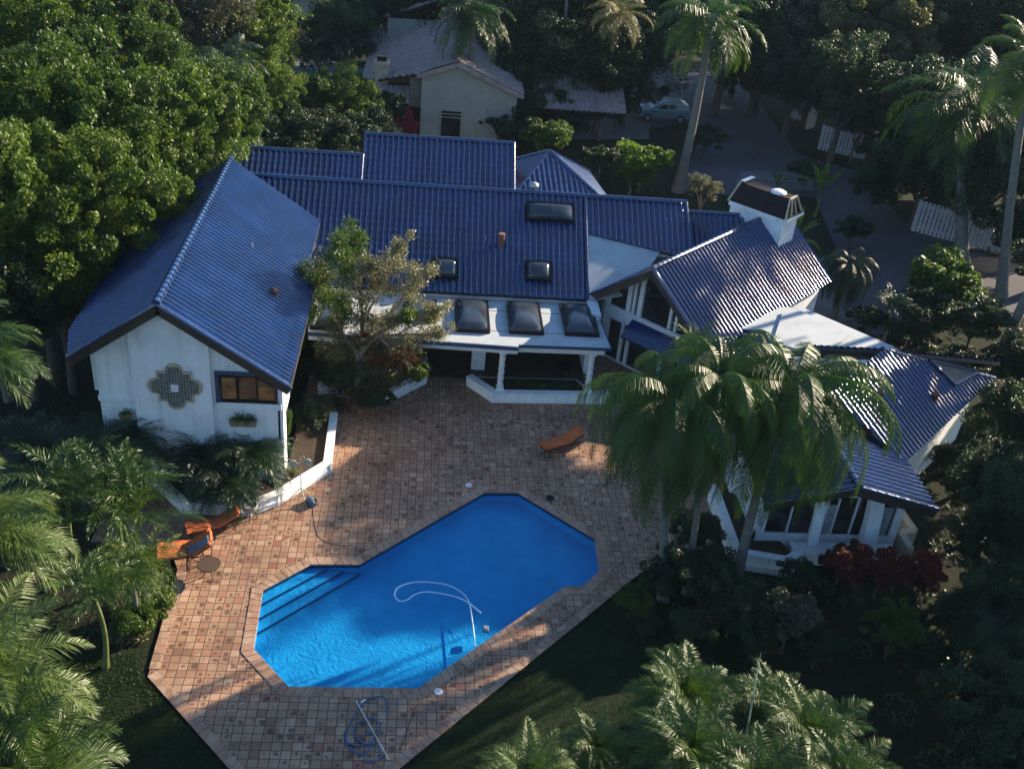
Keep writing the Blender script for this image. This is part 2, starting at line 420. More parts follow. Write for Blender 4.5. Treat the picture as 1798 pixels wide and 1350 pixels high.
def caps(name, A, B, r_, mat, parent, up=(0, 0, 1), step=.36):
    """a row of overlapping half-round cap tiles from A to B"""
    A, B = Vector(A), Vector(B); d = (B - A); L = d.length; d.normalize(); n = max(1, int(L / step)); mb = MB()
    side = d.cross(Vector(up)).normalized(); u2 = side.cross(d)
    for i in range(n):
        p0 = A + d * (i * L / n); p1 = A + d * ((i + 1.1) * L / n); vs = []; fs = []
        for j, (p, rr) in enumerate(((p0, r_ * 1.12), (p1, r_ * .9))):
            for k in range(9):
                a = PI * k / 8; vs.append(p + side * math.cos(a) * rr + u2 * (math.sin(a) * rr - .02))
        for k in range(8): fs.append((k, k + 1, 10 + k, 9 + k))
        mb.add(vs, fs, True); mb.add(vs[:9], [list(range(9))])
    return obj(name, mb, mat, parent)
def fascia(parent, A, B, h=.28, t=.07, mat=None):
    A, B = Vector(A), Vector(B); mb = MB(); mb.bar(A - Vector((0, 0, h / 2)), B - Vector((0, 0, h / 2)), t, h)
    return obj('fascia_board', mb, mat or M['fascia'], parent)

# ------------------------------------------------------------------ the villa
HOUSE = thing('house', 'large white villa under many blue glazed tile roofs around the patio', 'house', (2, 44, 0))
H = HOUSE
# --- left gable: ridge along Y
RX, RZ, SL = -9.05, 8.40, .695
Y0, Y1 = 32.62, 47.3
cs = 1 / math.hypot(1, SL); dE = Vector((cs, 0, -SL * cs)); dW = Vector((-cs, 0, -SL * cs))
def uL(x): return abs(x - RX) / cs
r1 = roof_slope('tiled_roof', (RX, 0, RZ), (0, 1, 0), dE, [(Y0, 0), (Y1, 0), (Y1, uL(-5.0)), (Y0, uL(-5.0))], M['roof'], H, seed=1)
r1b = roof_slope('tiled_roof', (RX, 0, RZ - .01), (0, 1, 0), dE, [(Y0, uL(-5.05)), (41.6, uL(-5.05)), (41.6, uL(-4.55)), (Y0, uL(-4.6))], M['roof'], H, seed=2)
r2 = roof_slope('tiled_roof', (RX, 0, RZ), (0, 1, 0), dW, [(Y0, 0), (Y1, 0), (Y1, uL(-13.2)), (35.6, uL(-13.2)), (Y0, uL(-12.3))], M['roof'], H, seed=3)
caps('ridge_cap', (RX, Y0 - .1, RZ + .09), (RX, Y1, RZ + .09), .15, M['roof'], r1)
caps('verge_cap', Vector((RX, Y0 - .02, RZ + .03)), Vector((-4.6, Y0 - .02, RZ - SL * 4.45 + .03)), .10, M['roof'], r1, up=(.57, 0, .82))
caps('verge_cap', Vector((RX, Y0 - .02, RZ + .03)), Vector((-12.3, Y0 - .02, RZ - SL * 3.25 + .03)), .10, M['roof'], r2, up=(-.57, 0, .82))
fascia(r1, (RX, Y0 + .02, RZ - .04), (-4.6, Y0 + .02, RZ - SL * 4.45 - .04), .34)
fascia(r2, (RX, Y0 + .02, RZ - .04), (-12.3, Y0 + .02, RZ - SL * 3.25 - .04), .34)
fascia(r1, (-4.57, Y0, 5.31), (-4.57, 41.6, 5.31), .2, .05); fascia(r1, (-5.02, 41.6, 5.6), (-5.02, Y1, 5.6), .2, .05)
YW = 33.5
def wl(x): return RZ - .16 - SL * abs(x - RX)           # underside of the roof
def gw(mb, x0, x1, z0, y0=YW, y1=YW + .3, z1=None):
    xs = [x0] + ([RX] if x0 < RX < x1 else []) + [x1]
    top = [(x, y0, z1 if z1 else wl(x)) for x in reversed(xs)]
    mb.prism([(x0, y0, z0), (x1, y0, z0)] + top, (0, y1 - y0, 0)); return mb
mb = MB(); gw(mb, -11.75, -10.42, 2.3, YW + .12, YW + .4); gw(mb, -10.42, -7.58, .0, YW - .10); gw(mb, -7.58, -7.35, 2.1, YW + .1, YW + .4)
gw(mb, -7.35, -5.12, 2.1, YW + .1, YW + .4, 3.95); gw(mb, -7.35, -5.12, 4.0, YW + .1, YW + .4, 4.02)
# strip above the slanted window
mb.prism([(-7.35, YW + .1, 5.12), (-5.95, YW + .1, 5.12), (-6.3, YW + .1, wl(-6.3)), (-7.35, YW + .1, wl(-7.35))], (0, .3, 0))
gw(mb, -5.2, -5.0, 2.1, YW + .1, YW + .4, 5.0)
obj('gable_wall', mb, M['stucco'], H)
mb = MB(); mb.box((-10.6, YW + .45, 0), (-5.3, YW + .7, 2.3)); mb.box((-5.3, YW + .4, 0), (-5.06, YW + 1.2, 5.1)); mb.box((-5.95, YW + 1.2, 0), (-5.7, 47, 5.3)); mb.box((-5.75, YW + 1.0, 0), (-5.07, YW + 1.19, 5.1)); mb.box((-11.75, 36, 0), (-11.5, 47, 5.9)); mb.box((-12.2, YW + 1.0, 3.6), (-11.75, YW + 1.3, 5.6)); mb.box((-11.5, 46.6, 0), (-5.2, 46.9, 5.6))
mb.box((-10.35, YW + .45, 2.16), (-5.2, 46.7, 2.36))
obj('side_wall', mb, M['stucco'], H)
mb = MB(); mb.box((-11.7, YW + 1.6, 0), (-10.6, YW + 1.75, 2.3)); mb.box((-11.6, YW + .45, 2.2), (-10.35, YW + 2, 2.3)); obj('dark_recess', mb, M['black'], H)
# trim bands
for q in (((-11.8, YW + .06, 3.72), (-10.42, YW + .118, 3.98)), ((-10.47, YW - .16, 1.98), (-7.55, YW - .102, 2.22)), ((-7.53, YW + .03, 3.62), (-5.05, YW + .098, 3.9)), ((-7.5, YW + .05, 2.1), (-5.05, YW + .098, 2.3))):
    mb = MB(); mb.box(*q); obj('wall_moulding', mb, M['stucco'], H, bevel=.02)
# ridge vent under the apex
mb = MB()
for i in range(4): mb.box((RX - .28, YW - .135, 7.35 + i * .09), (RX + .22, YW - .102, 7.40 + i * .09))
obj('gable_vent', mb, M['stucco'], H)
# the slanted window at the right
win = MB(); win.prism([(-7.30, YW + .07, 3.98), (-5.22, YW + .07, 3.98), (-5.22, YW + .07, 4.66), (-5.95, YW + .07, 5.10), (-7.30, YW + .07, 5.10)], (0, .04, 0))
wo = obj('window', win, M['glass'], H)
fr = MB()
for a, b in (((-7.30, 3.98), (-5.2, 3.98)), ((-7.30, 5.10), (-5.95, 5.10)), ((-5.95, 5.10), (-5.22, 4.66)), ((-5.22, 3.98), (-5.22, 4.66))):
    fr.bar((a[0], YW + .05, a[1]), (b[0], YW + .05, b[1]), .07, .09)
for x in (-6.64, -5.95): fr.bar((x, YW + .056, 3.98), (x, YW + .056, 5.08), .06, .05)
obj('window_frame', fr, M['dark'], wo)
fr = MB(); fr.box((-7.46, YW - .0, 3.9), (-7.34, YW + .09, 5.25)); fr.box((-7.46, YW - .003, 5.14), (-5.98, YW + .088, 5.26)); obj('window_surround', fr, M['bluetrim'], wo)
for x0, x1 in ((-7.22, -6.72), (-5.88, -5.34)):
    c = MB(); pts = []
    for i in range(9):
        x = x0 + (x1 - x0) * i / 8; pts.append((x, YW + .064 + (.004 if i % 2 else 0)))
    for i in range(8):
        a, b = pts[i], pts[i + 1]; zt = 4.98 if x0 < -6.5 else 4.62
        c.sheet([(a[0], a[1], 4.06), (b[0], b[1], 4.06), (b[0], b[1], zt), (a[0], a[1], zt)])
    obj('curtain', c, M['amber'], wo)
# quatrefoil grille
QX, QZ = -8.88, 4.62
def quatre(s, y):
    P = []
    r_ = .30 * s; q = .56 * s
    for cx, cz, a0 in ((0, q, 0), (-q, 0, 90), (0, -q, 180), (q, 0, 270)):
        P.append((QX + (q * math.copysign(1, 1) if False else 0), 0, 0)) if False else None
        for k in range(9):
            a = R(a0 + k * 180 / 8); P.append((QX + cx + r_ * math.cos(a), y, QZ + cz + r_ * math.sin(a)))
        ca = R(a0 + 135); P.append((QX + math.copysign(q, math.cos(ca)), y, QZ + math.copysign(q, math.sin(ca))))
    return P
mb = MB(); mb.prism(quatre(1.17, YW - .16), (0, .058, 0)); q1 = obj('wall_medallion', mb, M['straw'], H)
mb = MB(); mb.prism(quatre(1.0, YW - .18), (0, .019, 0)); obj('grille_back', mb, M['black'], q1)
mb = MB()
for i in range(-8, 9):
    t = i * .105; L = .86 if abs(t) < .30 else (.56 if abs(t) < .56 else (.28 if abs(t) < .86 else 0))
    if abs(t) > .56: L = math.sqrt(max(.0, .09 - (abs(t) - .56) ** 2))
    if L > .02:
        mb.box((QX + t - .02, YW - .215, QZ - L), (QX + t + .02, YW - .182, QZ + L)); mb.box((QX - L, YW - .211, QZ + t - .02), (QX + L, YW - .1815, QZ + t + .02))
obj('lattice_grille', mb, M['lattice'], q1)
mb = MB(); mb.box((QX - .14, YW - .26, QZ - .15), (QX + .14, YW - .2, QZ + .15)); obj('centre_lamp', mb, M['white'], q1)
mb = MB(); mb.lathe((-9.2, YW - .14, 1.62), [(.05, 0), (.07, .1), (.03, .22)], 8); obj('wall_light', mb, M['dark'], H)
# two pipes on the left roof
def roofpt(x, y, z0=RZ): return Vector((x, y, RZ - SL * abs(x - RX)))
for q in ((483, 520),):
    p = atP(*q, (RX, 0, RZ), (SL, 0, 1)); mb = MB(); mb.tube([p - Vector((0, 0, .1)), p + Vector((0, 0, .26)), p + Vector((-.1, -.12, .34))], [.13, .13, .12], 10); obj('vent_pipe', mb, M['clay'], H)
p = atP(443, 436, (RX, 0, RZ), (SL, 0, 1)); mb = MB(); mb.tube([p, p + Vector((0, 0, .22))], .05, 8); obj('vent_pipe', mb, M['metal'], H)

# --- main roof (camera-facing slope, with its right-hand extension)
ME_Y, ME_Z = 45.0, 3.28
dS = Vector((0, -cs, -SL * cs)); dN = Vector((0, cs, -SL * cs))
RY = 49.95; MZ = ME_Z + SL * (RY - ME_Y)
def vS(y): return (RY - y) / cs
main = roof_slope('tiled_roof', (0, RY, MZ), (1, 0, 0), dS, [(-9, 0), (8.12, 0), (8.12, vS(ME_Y)), (-4.9, vS(ME_Y)), (-9, vS(46))], M['roof'], H, seed=5)
ext = roof_slope('tiled_roof', (0, RY, MZ - .03), (1, 0, 0), dS, [(8.12, 0), (13.4, 0), (13.4, vS(47.2)), (8.12, vS(48.15))], M['roof'], H, seed=6)
roof_slope('tiled_roof', (0, RY, MZ), (1, 0, 0), dN, [(-8, 0), (13.4, 0), (13.4, 3), (-8, 3)], M['roof'], H, seed=7)
caps('ridge_cap', (-8.9, RY, MZ + .04), (13.4, RY, MZ + .04), .12, M['roof'], main)
caps('verge_cap', (8.14, RY, MZ + .05), (8.14, ME_Y, ME_Z + .05), .09, M['roof'], main, up=(0, -.57, .82))
caps('verge_cap', (13.42, RY, MZ + .02), (13.42, 47.2, MZ - SL * 2.75 + .02), .09, M['roof'], ext, up=(0, -.57, .82))
# lower strip right of the extension
e2 = roof_slope('tiled_roof', (0, RY + .6, MZ - .75), (1, 0, 0), dS, [(13.4, 0), (17.0, 0), (17.0, 2.2), (13.4, 2.9)], M['roof'], H, seed=8)
caps('ridge_cap', (13.4, RY + .6, MZ - .7), (17.0, RY + .6, MZ - .7), .1, M['roof'], e2)
# --- roofs behind the main ridge
for (x0, x1, yb, zb, sd) in ((-10.2, -3.35, 52.9, 7.08, 11), (-3.35, 4.62, 54.3, 7.78, 12)):
    b1 = roof_slope('tiled_roof', (0, yb, zb), (1, 0, 0), dS, [(x0, 0), (x1, 0), (x1, 4.5), (x0, 4.5)], M['roof'], H, seed=sd)
    roof_slope('tiled_roof', (0, yb, zb), (1, 0, 0), dN, [(x0, 0), (x1, 0), (x1, 3), (x0, 3)], M['roof'], H, seed=sd + 20)
    caps('ridge_cap', (x0, yb, zb + .04), (x1, yb, zb + .04), .11, M['roof'], b1)
    caps('verge_cap', (x1 + .02, yb, zb + .05), (x1 + .02, yb - 3.2, zb - 2.22 + .05), .09, M['roof'], b1, up=(0, -.57, .82))
mb = MB(); mb.box((-9.9, 51.2, 0), (-3.4, 56, 5.6)); mb.box((-3.35, 52.2, 0), (4.5, 57.4, 6.2))
obj('rear_wall', mb, M['stucco'], H)
# pyramid roof
AP = atZ(965, 265, 7.15)
for k, a in enumerate((-90, 0, 90, 180)):
    a = R(a + 8); dn = Vector((math.cos(a) * cs, math.sin(a) * cs, -SL * cs)); e_ = Vector((-math.sin(a), math.cos(a), 0)); L = 4.3
    pr = roof_slope('tiled_roof', AP, e_, dn, [(-.01, 0), (.01, 0), (L * cs, L), (-L * cs, L)], M['roof'], H, seed=30 + k, hgt=.03)
    a2 = a + PI / 4; q = AP + Vector((math.cos(a2), math.sin(a2), 0)) * (L * cs * 1.414) + Vector((0, 0, -SL * cs * L))
    caps('hip_cap', AP + Vector((0, 0, .03)), q + Vector((0, 0, .03)), .09, M['roof'], pr)
mb = MB(); mb.box((AP.x - 3, AP.y - 3, 0), (AP.x + 3, AP.y + 3, 4.75)); obj('turret_wall', mb, M['stucco'], H)
# vents and pipes on the main roof
mb = MB(); c = atZ(938, 338, MZ + .1); mb.lathe((c.x, RY + .35, MZ - .4), [(.13, 0), (.13, .55), (.26, .55), (.27, .72), (.2, .8), (.02, .86)], 16); obj('roof_ventilator', mb, M['metal'], H)
pm = (0, ME_Y, ME_Z); nm = (0, -SL, 1)
p = atP(880, 432, pm, nm); mb = MB(); mb.tube([p - Vector((0, 0, .1)), p + Vector((0, 0, .6))], .14, 12); mb.tube([p + Vector((0, 0, .60)), p + Vector((0, 0, .66))], .17, 12); obj('vent_pipe', mb, M['clay'], H)
p = atP(852, 422, pm, nm); mb = MB(); mb.tube([p, p + Vector((0, 0, .2))], .04, 8); obj('vent_pipe', mb, M['metal'], H)
# --- domed skylights
def skylight(O, ex, ey, w_, l_, rise=.16):
    """O: centre on the roof, ex/ey: unit vectors in the roof plane, sizes along them"""
    O, ex, ey = Vector(O), Vector(ex), Vector(ey); n = ex.cross(ey); n = n if n.z > 0 else -n
    mb = MB()
    for sx, sy, a, b in ((0, 1, w_, .1), (0, -1, w_, .1), (1, 0, .1, l_ - .1), (-1, 0, .1, l_ - .1)):
        c = O + ex * sx * (w_ / 2 - .0) + ey * sy * (l_ / 2 - .0)
        q = [c + ex * i * (a + (.1 if sx == 0 else 0)) / 2 + ey * j * b / 2 for i, j in ((-1, -1), (1, -1), (1, 1), (-1, 1))]
        mb.prism([k - n * .05 for k in q], n * .22)
    f = obj('skylight', mb, M['dark'], H)
    N = 12; vs = []; fs = []
    for j in range(N + 1):
        for i in range(N + 1):
            s, t = i / N * 2 - 1, j / N * 2 - 1
            h = rise * (1 - abs(s) ** 3.2) ** .55 * (1 - abs(t) ** 3.2) ** .55
            vs.append(O + ex * s * (w_ / 2 - .04) + ey * t * (l_ / 2 - .04) + n * (.12 + h))
    for j in range(N):
        for i in range(N): k = j * (N + 1) + i; fs.append((k, k + 1, k + N + 2, k + N + 1))
    mb = MB(); mb.add(vs, fs, True); obj('skylight_dome', mb, M['dome'], f)
ux = Vector((1, 0, 0)); uv = Vector((0, cs, SL * cs)); nrm = Vector((0, -SL * cs, cs))
for q, w_, l_ in (((966, 375), 2.35, .95), ((781, 473), 1.15, .98), ((945, 478), 1.15, .98), ((628, 480), .9, .9)):
    skylight(atP(*q, pm, nm) + nrm * .07, ux, uv, w_, l_, .2)
# --- flat porch roof
PZ = 3.0
mb = MB(); mb.flat([(-4.9, 41.0), (4.5, 40.55), (4.5, 40.75), (8.72, 40.85), (8.5, 45.1), (-4.9, 45.1)], PZ - .16, PZ)
pf = obj('porch_roof', mb, M['flatroof'], H)
mb = MB(); mb.bar((-4.9, 40.96, PZ - .1), (4.5, 40.51, PZ - .1), .06, .17); mb.bar((4.5, 40.70, PZ - .06), (8.76, 40.80, PZ - .06), .06, .13); mb.bar((8.75, 40.80, PZ - .06), (8.55, 45, PZ - .06), .06, .13)
obj('gutter', mb, M['bluetrim'], pf)
mb = MB(); mb.bar((-4.9, 41.16, PZ - .32), (4.5, 40.75, PZ - .32), .12, .3); mb.bar((4.4, 40.95, PZ - .32), (8.5, 41.05, PZ - .32), .12, .3); obj('porch_beam', mb, M['white'], pf)
for cx in (2.45, 4.93, 7.52): skylight((cx, 43.1 + (cx - 2.4) * .03, PZ + .04), (1, 0, 0), (0, 1, 0), 1.5, 2.85, .30)
skylight((-4.1, 42.2, PZ + .04), (1, 0, 0), (0, 1, 0), 1.4, 1.9, .26); skylight((.0, 43.4, PZ + .04), (1, 0, 0), (0, 1, 0), 1.5, 1.9, .26)
# porch columns on the planter wall, twisted
def twist_col(x, y, z0, z1, r_=.135):
    mb = MB(); n = 16; rows = 44; vs = []; fs = []
    for i in range(rows + 1):
        z = z0 + .12 + (z1 - z0 - .24) * i / rows
        for k in range(n):
            a = 2 * PI * k / n; rr = r_ * (1 + .14 * math.sin(3 * a + i * .75)); vs.append((x + rr * math.cos(a), y + rr * math.sin(a), z))
    for i in range(rows):
        for k in range(n): k2 = (k + 1) % n; fs.append((i * n + k, i * n + k2, (i + 1) * n + k2, (i + 1) * n + k))
    mb.add(vs, fs, True); mb.box((x - .18, y - .18, z0), (x + .18, y + .18, z0 + .13)); mb.box((x - .18, y - .18, z1 - .13), (x + .18, y + .18, z1))
    return obj('twisted_column', mb, M['white'], H)
twist_col(3.86, 40.93, .5, PZ - .42); twist_col(8.0, 41.15, .5, PZ - .42)
# walls behind the porch: dark openings in a stucco wall
mb = MB(); mb.box((-5, 45.3, 0), (-2.2, 45.55, 3.0)); mb.box((2.6, 43.2, 0), (3.25, 43.6, 2.84)); mb.box((8.1, 43.5, 0), (8.6, 46, 3.3)); mb.box((-5, 45.2, 2.62), (8.2, 45.6, 3.2)); mb.box((3.4, 45.3, 0), (3.8, 45.55, 2.7)); mb.box((-4.95, 45.6, 3.2), (8.1, 45.8, 3.6))
obj('porch_wall', mb, M['stucco'], H)
mb = MB(); mb.box((-2.2, 45.45, 0), (8.1, 45.5, 2.62)); do = obj('sliding_doors', mb, M['glass'], H)
mb = MB()
for i in range(8): x = -2.2 + i * 1.47; mb.box((x - .05, 45.36, 0), (x + .05, 45.46, 2.62))
obj('door_frame', mb, M['fascia'], do)
# the planter walls under the porch
def kerbwall(name, pts, h, t, mat, parent, closed=False, cap=.06):
    mb = MB(); n = len(pts)
    for i in range(n if closed else n - 1):
        a = Vector((*pts[i], h / 2)); b = Vector((*pts[(i + 1) % n], h / 2)); d = (b - a).normalized() * (t / 2 - .004)
        mb.bar(a - d * .98, b + d * .98, t - .004 * (i % 2), h - .003 * (i % 2))
        a.z = b.z = h + cap / 2; mb.bar(a - d, b + d, t + .08 - .004 * (i % 2), cap - .003 * (i % 2)); 
        a.z = b.z = h * .42; mb.bar(a - d, b + d, t + .05, .05)
    return obj(name, mb, mat, parent)
PL1 = thing('planter', 'low white angled planter wall under the porch columns', 'planter', (5.5, 41, 0))
kerbwall('planter_wall', [(2.55, 41.9), (3.6, 40.65), (8.3, 40.9), (8.9, 41.0)], .46, .30, M['stucco'], PL1)
kerbwall('planter_wall', [(2.7, 42.3), (7.6, 42.5), (8.4, 41.3)], .16, .10, M['stucco'], PL1)
mb = MB(); mb.flat([(2.75, 42.2), (3.7, 40.8), (8.3, 41.0), (7.6, 42.4)], .02, .3); obj('soil', mb, M['soil'], PL1)
PL2 = thing('planter', 'low white planter wall with a 45 degree end left of the porch', 'planter', (-1, 41, 0))
kerbwall('planter_wall', [(-4.3, 40.7), (-1.25, 40.25), (.3, 41.95), (.3, 43.5)], .46, .28, M['stucco'], PL2)
mb = MB(); mb.flat([(-4.3, 40.8), (-1.3, 40.4), (.15, 42), (.15, 43.5), (-4.3, 43.5)], .02, .3); obj('soil', mb, M['soil'], PL2)
PL3 = thing('planter', 'long white planter wall bending around the left gable house', 'planter', (-4.2, 36, 0))
kerbwall('planter_wall', [(-3.52, 38.2), (-3.45, 34.65), (-5.15, 32.55), (-6.15, 31.75), (-8.6, 31.85), (-9.9, 33.3)], .46, .26, M['stucco'], PL3)
mb = MB(); mb.flat([(-3.6, 38.2), (-3.55, 34.7), (-5.2, 32.65), (-6.2, 31.9), (-8.5, 32), (-9.7, 33.3), (-5, 33.5), (-5, 38.2)], .02, .34); obj('soil', mb, M['soil'], PL3)
# white flat infill between main roof and chimney wing
mb = MB(); A = Vector((8.2, 48.2, 5.42)); B = Vector((11.9, 47.5, 4.95)); C_ = Vector((8.2, 44.9, 3.4)); E_ = Vector((10.2, 45.2, 3.7))
mb.prism([A, C_, E_, B], (0, 0, -.12)); obj('stucco_infill_roof', mb, M['flatroof'], H)
mb = MB(); mb.box((8.25, 46.2, 0), (8.5, 50, 3.3)); mb.box((8.5, 48.6, 0), (16.8, 48.9, 4.2)); obj('side_wall', mb, M['stucco'], H)

# --- chimney wing, rotated 45 degrees
q2 = math.sqrt(.5); EE = Vector((q2, q2, 0)); NN = Vector((q2, -q2, 0))
def P3(s, a, z): return EE * s + NN * a + Vector((0, 0, z))
CA, CZ, CSL = -22.85, 6.1, .80
c2 = 1 / math.hypot(1, CSL); dSE = NN * c2 + Vector((0, 0, -CSL * c2)); dNW = -NN * c2 + Vector((0, 0, -CSL * c2))
S0, S1 = 37.75, 50.0; LE = 3.62 / c2; LW = 3.45 / c2
OC = P3(0, CA, CZ)
w1 = roof_slope('tiled_roof', OC, EE, dSE, [(S0, 0), (S1, 0), (S1, LE), (S0, LE)], M['roof'], H, seed=41)
w2 = roof_slope('tiled_roof', OC, EE, dNW, [(S0, 0), (S1, 0), (S1, LW), (S0, LW)], M['roof'], H, seed=42)
caps('ridge_cap', P3(S0 - .05, CA, CZ + .08), P3(S1, CA, CZ + .08), .14, M['roof'], w1)
caps('verge_cap', P3(S0, CA, CZ + .04), P3(S0, CA + 3.62, CZ - CSL * 3.62 + .04), .10, M['roof'], w1, up=NN * .6 + Vector((0, 0, .8)))
caps('verge_cap', P3(S0, CA, CZ + .04), P3(S0, CA - 3.45, CZ - CSL * 3.45 + .04), .08, M['roof'], w2, up=NN * -.6 + Vector((0, 0, .8)))
fascia(w1, P3(S0 + .05, CA, CZ - .04), P3(S0 + .05, CA + 3.62, CZ - CSL * 3.62 - .04), .34); fascia(w2, P3(S0 + .05, CA, CZ - .04), P3(S0 + .05, CA - 3.45, CZ - CSL * 3.45 - .04), .34)
SW = 38.75
def wg(a): return CZ - .2 - CSL * abs(a - CA)
WP, WN = P3(SW, 0, 0), EE
mb = MB()
def wallpoly(mb, pts, t=.2, s=SW): return mb.prism([P3(s, a, z) for a, z in pts], EE * t)
wallpoly(mb, [(-26.0, 0), (-25.55, 0), (-25.55, wg(-25.55)), (-26.0, wg(-26.0))]); wallpoly(mb, [(-25.55, 2.35), (-20.0, 2.35), (-20.0, 2.86), (-25.55, 2.86)])
wallpoly(mb, [(-20.0, 0), (-19.6, 0), (-19.6, wg(-19.6)), (-20.0, wg(-20.0))]); mb.prism([P3(SW, -26, 0), P3(49.5, -26, 0), P3(49.5, -26, 3.2), P3(SW, -26, 3.2)], NN * .2); mb.prism([P3(SW, -19.6, 0), P3(49.5, -19.6, 0), P3(49.5, -19.6, 3.1), P3(SW, -19.6, 3.1)], NN * -.2)
obj('wing_wall', mb, M['stucco'], H)
mb = MB(); wallpoly(mb, [(-25.55, 2.86), (-20.0, 2.86), (-20.0, wg(-20)), (CA, wg(CA) - .05), (-25.55, wg(-25.55))], .03, SW + .12); wo = obj('window', mb, M['glass'], H)
mb = MB()
for a in (-24.45, -24.15, -23.8, -22.05, -21.7): wt = .24 if a < -24.3 or a == -23.8 else .14; wallpoly(mb, [(a - wt / 2, 2.86), (a + wt / 2, 2.86), (a + wt / 2, wg(a + wt / 2)), (a - wt / 2, wg(a - wt / 2))], .16, SW - .05 + .01 * (a > -24))
mb.bar(P3(SW - .06, -25.55, 2.9), P3(SW - .06, -20, 2.9), .14, .16)
obj('window_frame', mb, M['white'], wo)
mb = MB(); mb.prism([P3(SW - .85, -24.1, 2.05), P3(SW - .85, -19.9, 2.05), P3(SW - .03, -19.9, 2.68), P3(SW - .03, -24.1, 2.68)], (0, 0, -.1)); obj('awning', mb, M['roof'], H)
mb = MB(); wallpoly(mb, [(-25.55, 0), (-20, 0), (-20, 2.35), (-25.55, 2.35)], .04, SW + .1); do = obj('patio_door', mb, M['glass'], H)
mb = MB()
for a in (-25.5, -24.6, -24.2, -22.2, -20.2): wallpoly(mb, [(a - .09, 0), (a + .09, 0), (a + .09, 2.35), (a - .09, 2.35)], .1, SW)
mb.bar(P3(SW + .03, -25.55, 2.28), P3(SW + .03, -20, 2.28), .12, .12); mb.bar(P3(SW + .03, -25.55, .04), P3(SW + .03, -20, .04), .12, .06)
obj('door_frame', mb, M['white'], do)
# chimney
ch = MB(); s0, s1, a0, a1, zt = 47.4, 48.9, -24.65, -21.5, 6.62
ch.prism([P3(s0, a0, 3), P3(s0, a1, 3), P3(s1, a1, 3), P3(s1, a0, 3)], (0, 0, zt - 3 - .25)); b = .09
ch.prism([P3(s0 - b, a0 - b, zt - .25), P3(s0 - b, a1 + b, zt - .25), P3(s1 + b, a1 + b, zt - .25), P3(s1 + b, a0 - b, zt - .25)], (0, 0, .25))
cho = obj('chimney', ch, M['stucco'], H)
b = .12; z0, z1 = zt, zt + .95; cr = MB()
A_ = [P3(s0 - b, a0 - b, z0), P3(s1 + b, a0 - b, z0), P3(s1 - .38, a0 + .12, z1), P3(s0 + .38, a0 + .12, z1)]
B_ = [P3(s0 - b, a1 + b, z0), P3(s1 + b, a1 + b, z0), P3(s1 - .38, a1 - .12, z1), P3(s0 + .38, a1 - .12, z1)]
cr.add(A_ + B_, [(3, 2, 6, 7), (0, 4, 5, 1), (0, 3, 7, 4), (1, 5, 6, 2)]); obj('chimney_hood', cr, M['capbrown'], cho)
cr = MB(); cr.add([p + (NN * -.1) for p in B_], [(0, 1, 2, 3)]); cr.add([p + (NN * .1) for p in A_], [(0, 3, 2, 1)]); obj('flue_opening', cr, M['black'], cho)
for Q in (B_, A_):
    cr = MB()
    for i, j, w_ in ((0, 1, .14), (1, 2, .09), (2, 3, .1), (3, 0, .09)): cr.bar(Q[i], Q[j], w_, .1)
    for t in (.33, .66): cr.bar(Q[0].lerp(Q[1], t), Q[3].lerp(Q[2], t), .1, .08)
    obj('vent_slats', cr, M['straw'], cho)
cr = MB(); cr.bar(P3(s0 - .15, a1 + .16, z0 - .02), P3(s1 + .15, a1 + .16, z0 - .02), .15, .14); obj('hood_ledge', cr, M['white'], cho)
cr = MB(); cr.lathe(P3(s0 + .75, a1 - 1.0, z1), [(.42, 0), (.40, .06), (.28, .12), (.02, .15)], 20)
cr.v = [tuple(Vector(v)) for v in cr.v]; obj('flue_cap_glint', cr, M['white'], cho)  # dome vent, coloured white to stand in for the glint on it
cr = MB(); cr.bar(P3(s0 + .3, a0 + .25, z1 + .12), P3(s1 - .1, a0 + .25, z1 + .12), .25, .03); obj('chimney_flap', cr, M['metal'], cho)

# --- right-hand wing
EZ = 3.3; AE = -9.2
c3 = cs; d3 = NN * c3 + Vector((0, 0, -SL * c3)); O3 = P3(0, AE, EZ)
t = 3.3 / c3
rw = roof_slope('tiled_roof', O3, EE, d3, [(35.0, -3.2 / c3), (40.05, -3.3 / c3), (46.15, 0), (36.3, 0)], M['roof'], H, seed=51)
caps('hip_cap', P3(40.05, AE - 3.3, EZ + SL * 3.3 + .06), P3(46.2, AE, EZ + .06), .11, M['roof'], rw)
HA = P3(40.05, AE - 3.3, EZ + SL * 3.3); HC = P3(46.15, AE, EZ)
roof_slope('tiled_roof', (0, HA.y, HA.z), (1, 0, 0), dN, [(HA.x - 3, 0), (HA.x, 0), (HC.x, (HC.y - HA.y) / cs), (HC.x, (HC.y - HA.y) / cs + .1), (HA.x - 3, 3.2)], M['roof'], H, seed=52)
RX2 = 15.95
SL2 = .27; EZ2 = 3.44; rz2 = EZ2 + SL2 * 3.25; cs2 = 1 / math.hypot(1, SL2); dE2 = Vector((cs2, 0, -SL2 * cs2)); dW2 = Vector((-cs2, 0, -SL2 * cs2))
g1 = roof_slope('tiled_roof', (RX2, 0, rz2), (0, 1, 0), dE2, [(29.1, 0), (35.5, 0), (34.8, 1.6), (32.6, 3.25 / cs2), (29.1, 3.25 / cs2)], M['roof'], H, seed=53)
g2 = roof_slope('tiled_roof', (RX2, 0, rz2), (0, 1, 0), dW2, [(29.1, 0), (36.5, 0), (36.5, 3.25 / cs2), (29.1, 3.25 / cs2)], M['roof'], H, seed=54)
caps('ridge_cap', (RX2, 29.0, rz2 + .08), (RX2, 35.4, rz2 + .08), .13, M['roof'], g1)
